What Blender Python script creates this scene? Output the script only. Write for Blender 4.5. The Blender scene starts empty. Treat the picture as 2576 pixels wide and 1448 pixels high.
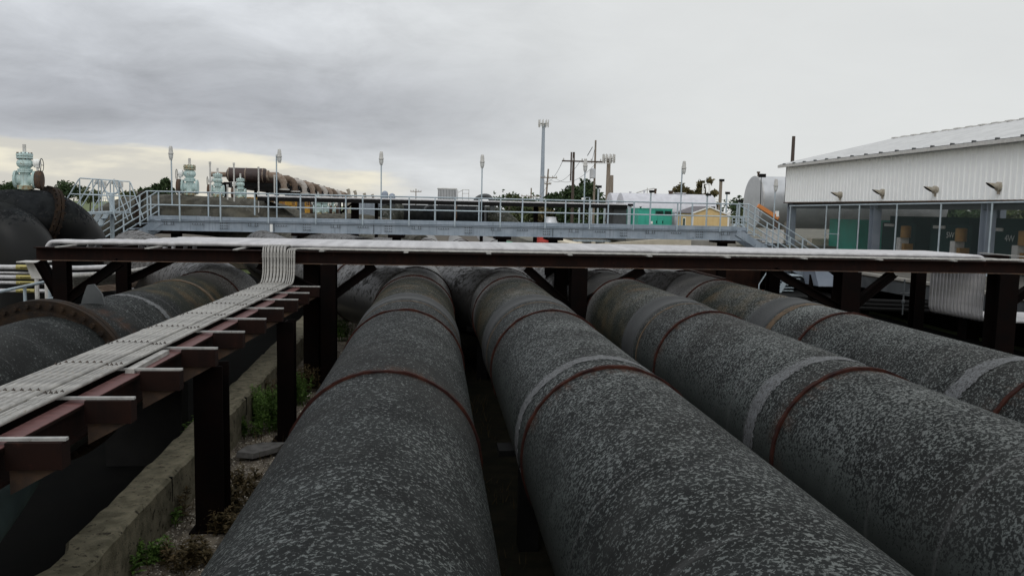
import bpy, math, random
from math import sin, cos, pi, radians, sqrt, atan2, asin
from mathutils import Vector, Matrix
random.seed(7)
S = bpy.context.scene
COL = S.collection
EYE = 3.45                                   # eye height above the yard; builders below use heights relative to the eye
# ------------------------------------------------------------------ camera
YAW, PITCH, ROLL = radians(5.484), radians(5.625), radians(1.2)
FPX, PCX, PCY = 2050.0, 1287.5, 724.0        # focal length and centre in a 2575 px wide picture
fw = Vector((sin(YAW)*cos(PITCH), cos(YAW)*cos(PITCH), -sin(PITCH)))
r0 = Vector((cos(YAW), -sin(YAW), 0)); u0 = r0.cross(fw)
rt = r0*cos(ROLL) + u0*sin(ROLL); up = u0*cos(ROLL) - r0*sin(ROLL)
cam = bpy.data.cameras.new('camera'); co = bpy.data.objects.new('camera', cam); COL.objects.link(co)
M = Matrix((rt, up, -fw)).transposed().to_4x4(); M.translation = (0, 0, EYE); co.matrix_world = M
cam.sensor_width = 36; cam.lens = 36*FPX/2575; cam.clip_start = .05; cam.clip_end = 3000
S.camera = co
# ------------------------------------------------------------------ light
SUN_EL, SUN_AZ = radians(48), radians(215)
w = bpy.data.worlds.new('World'); S.world = w; w.use_nodes = True
nt = w.node_tree; N = nt.nodes; L = nt.links; N.clear()
def wn(t, **k):
    n = N.new(t)
    for a, b in k.items(): setattr(n, a, b)
    return n
def lk(a, b): L.new(a, b)
def wmath(op, a, b=None, c=None, clamp=False):
    n = wn('ShaderNodeMath', operation=op, use_clamp=clamp)
    for i, v in enumerate((a, b, c)):
        if v is None: continue
        if hasattr(v, 'links'): lk(v, n.inputs[i])
        else: n.inputs[i].default_value = v
    return n.outputs[0]
def wstep(v, a, b):
    n = wn('ShaderNodeMapRange', interpolation_type='SMOOTHSTEP')
    lk(v, n.inputs[0]); n.inputs[1].default_value = a; n.inputs[2].default_value = b
    return n.outputs[0]
def wmix(f, a, b):
    n = wn('ShaderNodeMix', data_type='RGBA')
    if hasattr(f, 'links'): lk(f, n.inputs[0])
    else: n.inputs[0].default_value = f
    for i, v in ((6, a), (7, b)):
        if hasattr(v, 'links'): lk(v, n.inputs[i])
        else: n.inputs[i].default_value = (*v, 1)
    return n.outputs[2]
tc = wn('ShaderNodeTexCoord'); sp = wn('ShaderNodeSeparateXYZ'); lk(tc.outputs['Generated'], sp.inputs[0])
dx, dy, dz = sp.outputs
hor = wmath('SQRT', wmath('ADD', wmath('MULTIPLY', dx, dx), wmath('MULTIPLY', dy, dy)))
az = wmath('ARCTAN2', dx, dy)
zc = wmath('MAXIMUM', dz, 0.0)
den = wmath('ADD', zc, 0.16)
cv = wn('ShaderNodeCombineXYZ'); lk(wmath('DIVIDE', dx, den), cv.inputs[0]); lk(wmath('DIVIDE', dy, den), cv.inputs[1])
def wnoise(vec, scale, detail=6, rough=.55, dist=0.0):
    n = wn('ShaderNodeTexNoise'); lk(vec, n.inputs['Vector']); n.inputs['Scale'].default_value = scale
    n.inputs['Detail'].default_value = detail; n.inputs['Roughness'].default_value = rough; n.inputs['Distortion'].default_value = dist
    return n.outputs[0]
n1 = wnoise(cv.outputs[0], 1.5, 8, .62, .45)
cv3 = wn('ShaderNodeCombineXYZ'); lk(wmath('MULTIPLY', az, 5.0), cv3.inputs[0]); lk(wmath('MULTIPLY', dz, 11.0), cv3.inputs[1])
n2 = wnoise(cv3.outputs[0], 1.3, 7, .6, .5)
cv2 = wn('ShaderNodeCombineXYZ'); lk(wmath('MULTIPLY', az, 5.0), cv2.inputs[0]); lk(wmath('MULTIPLY', dz, 26.0), cv2.inputs[1])
n3 = wnoise(cv2.outputs[0], 1.0, 6, .55, .2)
leftness = wstep(az, .34, -.22)                                    # the heavy cloud bank lies to the left
band = wmath('MULTIPLY', wstep(dz, .035, .09), wstep(dz, .215, .105))
n4 = wnoise(cv2.outputs[0], .42, 7, .6, .3)
dark = wmath('MULTIPLY', wmath('MULTIPLY', leftness, band), wstep(n4, .12, .50), clamp=True)
puff = wmath('MULTIPLY', wmath('SUBTRACT', n1, .5), .9)
base = wmix(wstep(az, -.42, .40), (.655, .68, .715), (.755, .77, .765))
cloud = wmix(wmath('MULTIPLY', dark, .90), base, (.415, .43, .465))
shade = wmath('ADD', 1.0, wmath('MULTIPLY', wmath('ADD', puff, wmath('MULTIPLY', wmath('SUBTRACT', n2, .5), 1.0)), wmath('ADD', .07, wmath('MULTIPLY', leftness, .62))))
sc = wn('ShaderNodeVectorMath', operation='SCALE'); lk(cloud, sc.inputs[0]); lk(shade, sc.inputs['Scale'])
# bright break in the clouds low on the left
edge = wmath('ADD', dz, wmath('MULTIPLY', wmath('SUBTRACT', n3, .5), .045))
slope = wmath('ADD', edge, wmath('MULTIPLY', wmath('ADD', az, .464), .085))
brk = wmath('MULTIPLY', wstep(slope, .0735, .066), wstep(wmath('ADD', az, wmath('MULTIPLY', wmath('SUBTRACT', n3, .5), .12)), -.02, -.10))
streak = wmix(wmath('MULTIPLY', wstep(n3, .40, .58), .62), (.90, .85, .70), (.50, .50, .50))
sky1 = wmix(wmath('MULTIPLY', brk, .95), sc.outputs[0], streak)
# the overcast is brightest overhead and behind the viewer, towards the hidden sun
high = wstep(dz, .22, .85); back = wstep(dy, .25, -.6)
gain = wmath('ADD', 1.0, wmath('ADD', wmath('MULTIPLY', high, .30), wmath('MULTIPLY', back, .50)))
sc2 = wn('ShaderNodeVectorMath', operation='SCALE'); lk(sky1, sc2.inputs[0]); lk(gain, sc2.inputs['Scale'])
bgc = wn('ShaderNodeBackground'); lk(sc2.outputs[0], bgc.inputs[0]); bgc.inputs[1].default_value = 1.0
sky = wn('ShaderNodeTexSky', sky_type='NISHITA', sun_disc=False, sun_elevation=SUN_EL, sun_rotation=SUN_AZ)
bgs = wn('ShaderNodeBackground'); lk(sky.outputs[0], bgs.inputs[0]); bgs.inputs[1].default_value = .06
mx = wn('ShaderNodeMixShader'); mx.inputs[0].default_value = .95; lk(bgs.outputs[0], mx.inputs[1]); lk(bgc.outputs[0], mx.inputs[2])
out = wn('ShaderNodeOutputWorld'); lk(mx.outputs[0], out.inputs[0])
sl = bpy.data.lights.new('sun', 'SUN'); sl.energy = .6; sl.angle = radians(25); sl.color = (1, .97, .92)
so = bpy.data.objects.new('sun', sl); COL.objects.link(so)
sd = Vector((sin(SUN_AZ)*cos(SUN_EL), cos(SUN_AZ)*cos(SUN_EL), sin(SUN_EL)))
so.rotation_euler = sd.to_track_quat('Z', 'Y').to_euler()
vs = S.view_settings; vs.view_transform = 'Standard'; vs.look = 'None'; vs.exposure = 0; vs.gamma = 1; vs.use_curve_mapping = False
S.cycles.max_bounces = 5; S.cycles.transparent_max_bounces = 12

# ------------------------------------------------------------------ picture point -> place
def ray(x, y):
    d = fw + rt*((x-PCX)/FPX) - up*((y-PCY)/FPX); return d/d.y
def P(x, y, Y): return ray(x, y)*Y
def PX(x, y, X): d = ray(x, y); return d*(X/d.x)
def PZ(x, y, Z): d = ray(x, y); return d*(Z/d.z)
V = lambda *a: Vector(a)

# ------------------------------------------------------------------ materials
def mat(name):
    m = bpy.data.materials.new(name); m.use_nodes = True; t = m.node_tree; t.nodes.clear()
    o = t.nodes.new('ShaderNodeOutputMaterial'); b = t.nodes.new('ShaderNodeBsdfPrincipled')
    t.links.new(b.outputs[0], o.inputs[0]); return m, t, b
class G:
    """small node graph helper"""
    def __init__(s, t): s.t = t
    def n(s, ty, **k):
        n = s.t.nodes.new(ty)
        for a, b in k.items(): setattr(n, a, b)
        return n
    def l(s, a, b): s.t.links.new(a, b)
    def put(s, v, i):
        if hasattr(v, 'links'): s.l(v, i)
        elif isinstance(v, tuple) and len(v) == 3 and i.type == 'RGBA': i.default_value = (*v, 1)
        else: i.default_value = v
    def math(s, op, a, b=0.0, clamp=False):
        n = s.n('ShaderNodeMath', operation=op, use_clamp=clamp); s.put(a, n.inputs[0]); s.put(b, n.inputs[1]); return n.outputs[0]
    def step(s, v, a, b, lo=0.0, hi=1.0):
        n = s.n('ShaderNodeMapRange', interpolation_type='SMOOTHSTEP'); s.put(v, n.inputs[0])
        for i, q in enumerate((a, b, lo, hi)): s.put(q, n.inputs[i+1])
        return n.outputs[0]
    def mix(s, f, a, b):
        n = s.n('ShaderNodeMix', data_type='RGBA'); s.put(f, n.inputs[0]); s.put(a, n.inputs[6]); s.put(b, n.inputs[7]); return n.outputs[2]
    def coord(s, kind='Object', scale=(1, 1, 1)):
        c = s.n('ShaderNodeTexCoord'); mp = s.n('ShaderNodeMapping'); mp.inputs['Scale'].default_value = scale
        s.l(c.outputs[kind], mp.inputs[0]); return mp.outputs[0]
    def noise(s, vec, scale, detail=4, rough=.55, dist=0.0):
        n = s.n('ShaderNodeTexNoise'); s.l(vec, n.inputs['Vector'])
        for k, v in (('Scale', scale), ('Detail', detail), ('Roughness', rough), ('Distortion', dist)): n.inputs[k].default_value = v
        return n.outputs[0]
    def vor(s, vec, scale, feature='F1', out=0):
        n = s.n('ShaderNodeTexVoronoi', feature=feature); s.l(vec, n.inputs['Vector']); n.inputs['Scale'].default_value = scale; return n.outputs[out]
    def bump(s, h, b, strength=.4, dist=.02):
        n = s.n('ShaderNodeBump'); n.inputs['Strength'].default_value = strength; n.inputs['Distance'].default_value = dist
        s.l(h, n.inputs['Height']); s.l(n.outputs[0], b.inputs['Normal'])
def weathered(name, c1, c2, scale=4, rough=.6, metal=0.0, spots=None, spot_at=.62, stretch=(1, 1, 1), bump=0.0, spec=.5, streak=None):
    """two-tone painted / metal / stone surface with an optional colour of stains"""
    m, t, b = mat(name); g = G(t); v = g.coord('Object', stretch)
    n = g.noise(v, scale, 6, .6); c = g.mix(g.step(n, .3, .7), c1, c2)
    if spots:
        n2 = g.noise(v, scale*1.9, 6, .65); c = g.mix(g.step(n2, spot_at, spot_at+.09), c, spots)
    if streak:
        v2 = g.coord('Object', (6, 6, .35)); n3 = g.noise(v2, 2.5, 4, .6); c = g.mix(g.math('MULTIPLY', g.step(n3, .5, .72), .6), c, streak)
    g.put(c, b.inputs['Base Color'])
    g.put(g.step(n, .2, .8, rough-.1, rough+.1), b.inputs['Roughness']); b.inputs['Metallic'].default_value = metal
    b.inputs['Specular IOR Level'].default_value = spec
    if bump: g.bump(g.noise(v, scale*8, 4), b, bump)
    return m
def pipe_mat(name, light, dark, cover=.5, seed=0.0, tint=None, drip=True, scale=44, spec=.46):
    """bare grey steel pipe, blotched with dark growth on its upper half; the pipe's axis is the object's y axis"""
    m, t, b = mat(name); g = G(t)
    co_ = g.n('ShaderNodeTexCoord'); sx = g.n('ShaderNodeSeparateXYZ'); g.l(co_.outputs['Object'], sx.inputs[0])
    X, Y, Z = sx.outputs
    mp = g.n('ShaderNodeMapping'); mp.inputs['Location'].default_value = (seed, seed*2.7, 0); g.l(co_.outputs['Object'], mp.inputs[0]); v = mp.outputs[0]
    lo = g.noise(v, .8, 3); mid = g.noise(v, 3.2, 3)
    fine = g.noise(v, scale, 5, .62, .6); fine2 = g.noise(v, scale*2.6, 3, .6)
    h = g.step(Z, -.42, .40)                                # growth thins out below the waist
    thr = g.math('ADD', g.math('ADD', g.math('ADD', g.math('MULTIPLY', h, cover*.42), .300), g.math('MULTIPLY', g.step(Y, 14.6, 15.6) if drip else 0.0, -.10)), g.math('MULTIPLY', g.math('SUBTRACT', lo, .5), .18))  # fewer dark spots beneath the cross rack, to offset the shade it casts
    f = g.math('ADD', g.math('ADD', g.math('MULTIPLY', fine, .72), g.math('MULTIPLY', fine2, .20)), g.math('MULTIPLY', g.noise(v, scale*.52, 4, .6, .5), .08))
    f = g.math('ADD', f, g.math('MULTIPLY', g.math('SUBTRACT', mid, .5), .10))
    spot = g.step(g.math('SUBTRACT', thr, f), -.028, .032)
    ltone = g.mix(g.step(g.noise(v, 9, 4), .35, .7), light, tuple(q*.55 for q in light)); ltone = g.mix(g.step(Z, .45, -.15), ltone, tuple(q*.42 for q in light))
    c = g.mix(spot, ltone, g.mix(g.step(mid, .35, .65), dark, tuple(q*1.9 for q in dark)))
    gr = g.math('MULTIPLY', g.step(lo, .45, .75), .14 if drip else .35); c = g.mix(gr, c, tint or (.05, .042, .035))
    # thin circumferential seam lines in the coating
    sn = g.noise(g.coord('Object', (.15, 5, .15)), 2.0, 2); c = g.mix(g.math('MULTIPLY', g.step(sn, .62, .70), .18 if drip else 0.0), c, (.13, .13, .13))
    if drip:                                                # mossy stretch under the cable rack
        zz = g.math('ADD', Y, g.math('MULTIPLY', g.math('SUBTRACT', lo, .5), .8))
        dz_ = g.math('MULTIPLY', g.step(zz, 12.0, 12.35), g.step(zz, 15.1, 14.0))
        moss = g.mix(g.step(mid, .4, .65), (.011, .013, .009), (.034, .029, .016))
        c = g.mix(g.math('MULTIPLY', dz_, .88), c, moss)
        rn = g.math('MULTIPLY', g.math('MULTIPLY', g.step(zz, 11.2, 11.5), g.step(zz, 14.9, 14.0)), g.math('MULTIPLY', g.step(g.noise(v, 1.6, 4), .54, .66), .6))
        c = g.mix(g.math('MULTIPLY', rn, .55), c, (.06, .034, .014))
    if drip: c = g.mix(g.math('MULTIPLY', g.step(Y, 14.4, 15.2), .75), c, g.mix(spot, (.17, .165, .16), (.06, .055, .05)))  # steel colour lightened beneath the cross rack, light painted in against its shade
    if drip:
        sv = g.noise(g.coord('Object', (9, 1.2, 1.2)), 1.6, 4, .6)
        for yr in (6.44, 10.2):
            dd = g.math('ABSOLUTE', g.math('SUBTRACT', Y, yr))
            c = g.mix(g.math('MULTIPLY', g.math('MULTIPLY', g.step(dd, .26, .02), g.step(sv, .42, .68)), .55), c, (.055, .026, .014))
        run = g.noise(g.coord('Object', (.5, 7, .5)), 1.7, 5, .6)     # faint streaks that run round the pipe
        c = g.mix(g.math('MULTIPLY', g.math('MULTIPLY', g.step(run, .55, .72), g.step(Z, .72, -.2)), .4), c, (.014, .015, .014))
    g.put(c, b.inputs['Base Color'])
    g.put(g.mix(spot, (.42, .42, .42), (.75, .75, .75)), b.inputs['Roughness'])
    g.put(g.step(spot, 0.0, 1.0, spec, spec*.2), b.inputs['Specular IOR Level'])
    g.bump(g.math('ADD', g.math('MULTIPLY', spot, .5), fine2), b, .16, .01)
    return m
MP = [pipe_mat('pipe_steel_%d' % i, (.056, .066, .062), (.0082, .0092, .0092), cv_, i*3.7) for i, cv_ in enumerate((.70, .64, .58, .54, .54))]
M_branch = pipe_mat('pipe_steel_branch', (.088, .085, .083), (.042, .04, .038), .45, 21, drip=False, scale=10)
M_hump = pipe_mat('pipe_mossy', (.13, .12, .10), (.045, .043, .036), .7, 9, (.06, .05, .028), False, 9, .25)
M_humpd = pipe_mat('pipe_dark', (.019, .020, .021), (.009, .010, .011), .7, 14, (.016, .016, .012), False, 12, .14)
M_farpipe = pipe_mat('pipe_far_mossy', (.055, .055, .045), (.022, .024, .019), .6, 31, (.04, .035, .02), False, 6)
M_ring = weathered('ring_rust', (.012, .004, .004), (.042, .014, .009), 9, .85, spec=.12)
M_flange = weathered('flange_rust', (.010, .008, .007), (.028, .017, .010), 6, .85, spots=(.055, .029, .012), spot_at=.63, bump=.3, spec=.15)
M_pale = weathered('pale_primer_band', (.105, .11, .116), (.06, .062, .064), 26, .75, spots=(.016, .016, .016), spot_at=.50)
M_amber = weathered('amber_rust_band', (.085, .047, .018), (.03, .023, .013), 14, .85)
M_darkband = weathered('coupling_dark', (.008, .009, .010), (.034, .036, .036), 30, .75)
M_rack = weathered('rack_rust', (.0065, .0034, .0028), (.014, .0062, .0046), 3, .85, spots=(.030, .012, .008), spot_at=.62, spec=.10, streak=(.018, .007, .005))
M_racktop = weathered('rack_flange_red', (.055, .013, .011), (.125, .05, .046), 9, .6, stretch=(1, 3, 1), spec=.5)
M_post = weathered('post_rust', (.0022, .0016, .0015), (.005, .0026, .0022), 3, .9, spec=.06)
M_galv = weathered('conduit_galvanised', (.36, .355, .365), (.50, .495, .505), 6, .5, .15, spots=(.30, .29, .28), spot_at=.66)
M_galvold = weathered('conduit_weathered', (.20, .195, .185), (.37, .36, .34), 16, .6, .1, spots=(.22, .20, .17), spot_at=.58, stretch=(1, .35, 1))
M_clamp = weathered('clamp_dark', (.03, .025, .022), (.07, .05, .04), 20, .7)
M_walk = weathered('walkway_galvanised', (.21, .255, .305), (.30, .345, .40), 2.5, .55, .25, spots=(.11, .135, .165), spot_at=.64, streak=(.15, .17, .20))
M_walkd = weathered('walkway_stained', (.10, .125, .15), (.17, .20, .235), 6, .6, .2)
M_rail = weathered('rail_galvanised', (.30, .36, .40), (.40, .46, .50), 5, .5, .2)
M_bolt = weathered('bolt_dark', (.03, .035, .04), (.05, .055, .06), 9, .6)
M_white = weathered('white_paint', (.72, .72, .70), (.80, .80, .78), 2, .5)
M_conc = weathered('concrete_curb', (.095, .088, .060), (.20, .18, .13), 7, .95, spots=(.035, .03, .022), spot_at=.56, spec=.15, bump=.5)
M_conc2 = weathered('concrete_wall', (.20, .19, .17), (.30, .285, .255), 1.2, .9, spots=(.17, .15, .12), spot_at=.60, streak=(.16, .13, .10))
M_dock = weathered('dock_concrete', (.075, .07, .062), (.125, .118, .105), 1.2, .95, spots=(.05, .045, .04), spot_at=.58, spec=.15)
M_trench = weathered('trench_pipe_teal', (.014, .024, .024), (.028, .044, .042), 4, .8, spec=.15)
M_strut = weathered('strut_zinc', (.20, .20, .195), (.32, .315, .30), 14, .65, spots=(.10, .08, .06), spot_at=.6)
M_slab = weathered('slab_stone', (.06, .057, .055), (.14, .135, .13), 7, .9, bump=.4)
M_teal = weathered('valve_teal', (.36, .49, .48), (.48, .59, .58), 5, .6, spots=(.17, .12, .06), spot_at=.60, streak=(.26, .27, .22))
M_tealrust = weathered('valve_rusty_flange', (.34, .45, .38), (.30, .20, .09), 5, .7, spots=(.16, .07, .03), spot_at=.56)
M_rustbrown = weathered('rust_brown', (.032, .021, .016), (.09, .05, .028), 6, .8)
M_sil = weathered('silencer_brown', (.022, .013, .012), (.045, .025, .022), 3, .65)
M_cream = weathered('heat_wrap_cream', (.27, .22, .18), (.16, .11, .08), 5, .8, spots=(.13, .07, .04), spot_at=.6)
M_creamd = weathered('heat_wrap_brown', (.07, .045, .033), (.14, .10, .07), 5, .85, spots=(.05, .03, .02), spot_at=.55)
M_cream2 = weathered('heat_wrap_grey', (.30, .28, .26), (.40, .37, .34), 5, .8, spots=(.12, .07, .04), spot_at=.58)
M_black = weathered('black_steel', (.004, .004, .004), (.009, .009, .009), 4, .8, spec=.15)
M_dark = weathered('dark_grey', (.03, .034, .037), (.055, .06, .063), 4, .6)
M_lampg = weathered('lamp_grey', (.40, .39, .37), (.52, .51, .49), 9, .5)
M_yellow = weathered('engine_yellow', (.55, .30, .04), (.42, .22, .03), 4, .5, spots=(.06, .04, .02), spot_at=.6)
M_amberdk = weathered('filter_amber', (.26, .14, .025), (.20, .10, .02), 4, .6)
M_orange = weathered('boom_orange', (.62, .22, .05), (.50, .18, .05), 3, .5)
M_cone = weathered('cone_orange', (.80, .13, .03), (.7, .10, .03), 9, .5)
M_green = weathered('enclosure_green', (.028, .30, .225), (.035, .36, .27), 2, .45)
M_dgreen = weathered('enclosure_dark_green', (.020, .16, .13), (.024, .19, .15), 2, .45)
M_engine = weathered('engine_green', (.004, .022, .020), (.008, .036, .031), 3, .75, spec=.15)
M_tan = weathered('siding_tan', (.58, .42, .20), (.64, .47, .23), 2, .8)
M_roofd = weathered('shingle_grey', (.10, .09, .10), (.15, .14, .15), 8, .9)
M_tank = weathered('tank_white', (.46, .46, .50), (.54, .54, .58), 2.5, .42, .1)
M_tankg = weathered('tank_silver', (.42, .43, .45), (.54, .55, .57), 1.5, .42, .55)
M_wall = weathered('shed_white', (.79, .80, .80), (.83, .84, .84), 1.2, .55, streak=(.74, .74, .72))
M_roof = weathered('roof_metal', (.44, .445, .45), (.52, .525, .53), 1.5, .5, .0)
M_steelblue = weathered('column_bluegrey', (.20, .235, .29), (.25, .285, .345), 2, .6)
M_vent = weathered('vent_cream', (.36, .33, .27), (.26, .22, .17), 6, .7)
M_red = weathered('barrel_red', (.45, .035, .02), (.35, .03, .02), 4, .5)
M_wood = weathered('pole_wood', (.16, .13, .10), (.25, .21, .17), 3, .9, stretch=(4, 4, .4))
M_wooddk = weathered('pole_dark_wood', (.045, .033, .026), (.075, .055, .045), 3, .9, stretch=(4, 4, .4))
M_mono = weathered('tower_grey', (.25, .29, .34), (.31, .35, .40), .6, .6)
M_timber = weathered('timber_pale', (.50, .44, .34), (.60, .54, .43), 3, .9)
M_label = weathered('label_yellow', (.36, .31, .10), (.30, .26, .09), 9, .6)
M_glass, t_, b_ = mat('pane_dark'); b_.inputs['Base Color'].default_value = (.03, .04, .045, 1); b_.inputs['Roughness'].default_value = .1
M_globe, t_, b_ = mat('lamp_glass'); b_.inputs['Base Color'].default_value = (.55, .56, .55, 1); b_.inputs['Roughness'].default_value = .15
M_num = weathered('stencil_white', (.42, .44, .42), (.5, .52, .5), 9, .8)
M_pile = weathered('sheet_pile_rust', (.010, .006, .005), (.022, .011, .008), 2, .95, streak=(.028, .013, .009), spec=.08)
M_bark = weathered('bark', (.05, .04, .03), (.09, .075, .055), 5, .9)
M_greenband = weathered('strap_green', (.12, .42, .26), (.14, .46, .30), 9, .6)
def leaf_mat(name, a, b2):
    m, t, b = mat(name); g = G(t); oi = g.n('ShaderNodeNewGeometry')
    g.put(g.mix(oi.outputs['Random Per Island'], a, b2), b.inputs['Base Color']); b.inputs['Roughness'].default_value = .75
    b.inputs['Specular IOR Level'].default_value = .2; return m
M_leafd = leaf_mat('leaf_dark', (.018, .035, .014), (.055, .085, .035))
M_leafm = leaf_mat('leaf_mid', (.04, .055, .02), (.10, .115, .05))
M_leafb = leaf_mat('leaf_brownish', (.05, .05, .02), (.13, .10, .045))
M_weedg = leaf_mat('weed_green', (.045, .095, .018), (.12, .20, .045))
M_weedb = leaf_mat('weed_brown', (.045, .036, .017), (.105, .075, .035))
def mesh_mat():
    """chain-link: fine diamond wire, open between"""
    m, t, b = mat('chain_link'); g = G(t); b.inputs['Base Color'].default_value = (.06, .08, .08, 1); b.inputs['Roughness'].default_value = .6
    c = g.n('ShaderNodeTexCoord'); s = g.n('ShaderNodeSeparateXYZ'); g.l(c.outputs['Object'], s.inputs[0])
    a = g.math('ADD', s.outputs[1], s.outputs[2]); d = g.math('SUBTRACT', s.outputs[1], s.outputs[2])
    def wire(q): return g.math('LESS_THAN', g.math('ABSOLUTE', g.math('SUBTRACT', g.math('FRACT', g.math('MULTIPLY', q, 13.0)), .5)), .055)
    f = g.math('MAXIMUM', wire(a), wire(d))
    tr = g.n('ShaderNodeBsdfTransparent'); mxn = g.n('ShaderNodeMixShader'); g.l(f, mxn.inputs[0]); g.l(tr.outputs[0], mxn.inputs[1]); g.l(b.outputs[0], mxn.inputs[2])
    o = [n for n in t.nodes if n.type == 'OUTPUT_MATERIAL'][0]; g.l(mxn.outputs[0], o.inputs[0]); return m
M_mesh = mesh_mat()
def gravel_mat():
    m, t, b = mat('gravel_soil'); g = G(t); v = g.coord()
    big = g.noise(v, .9, 5, .6); soil = g.mix(g.step(g.noise(v, 6, 5), .35, .7), (.06, .048, .036), (.19, .16, .12))
    d = g.vor(v, 34); cc = g.n('ShaderNodeTexVoronoi'); g.l(v, cc.inputs['Vector']); cc.inputs['Scale'].default_value = 34
    bw = g.n('ShaderNodeRGBToBW'); g.l(cc.outputs['Color'], bw.inputs[0])
    peb = g.math('MULTIPLY', g.step(d, .42, .30), g.step(g.math('ADD', bw.outputs[0], g.math('MULTIPLY', g.math('SUBTRACT', big, .5), 2.2)), .50, .62))
    c = g.mix(peb, soil, g.mix(bw.outputs[0], (.20, .175, .14), (.52, .48, .41))); g.put(c, b.inputs['Base Color']); b.inputs['Roughness'].default_value = .9
    g.bump(g.math('ADD', peb, g.noise(v, 30, 3)), b, .6, .02); return m
M_gravel = gravel_mat()
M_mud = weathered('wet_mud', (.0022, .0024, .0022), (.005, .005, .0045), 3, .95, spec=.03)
M_yard = weathered('yard_ground', (.10, .095, .075), (.17, .16, .13), .5, .95, spots=(.05, .065, .03), spot_at=.6)
M_grassfar = weathered('grass_ground', (.05, .075, .02), (.12, .15, .05), 1.2, .95)

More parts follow.
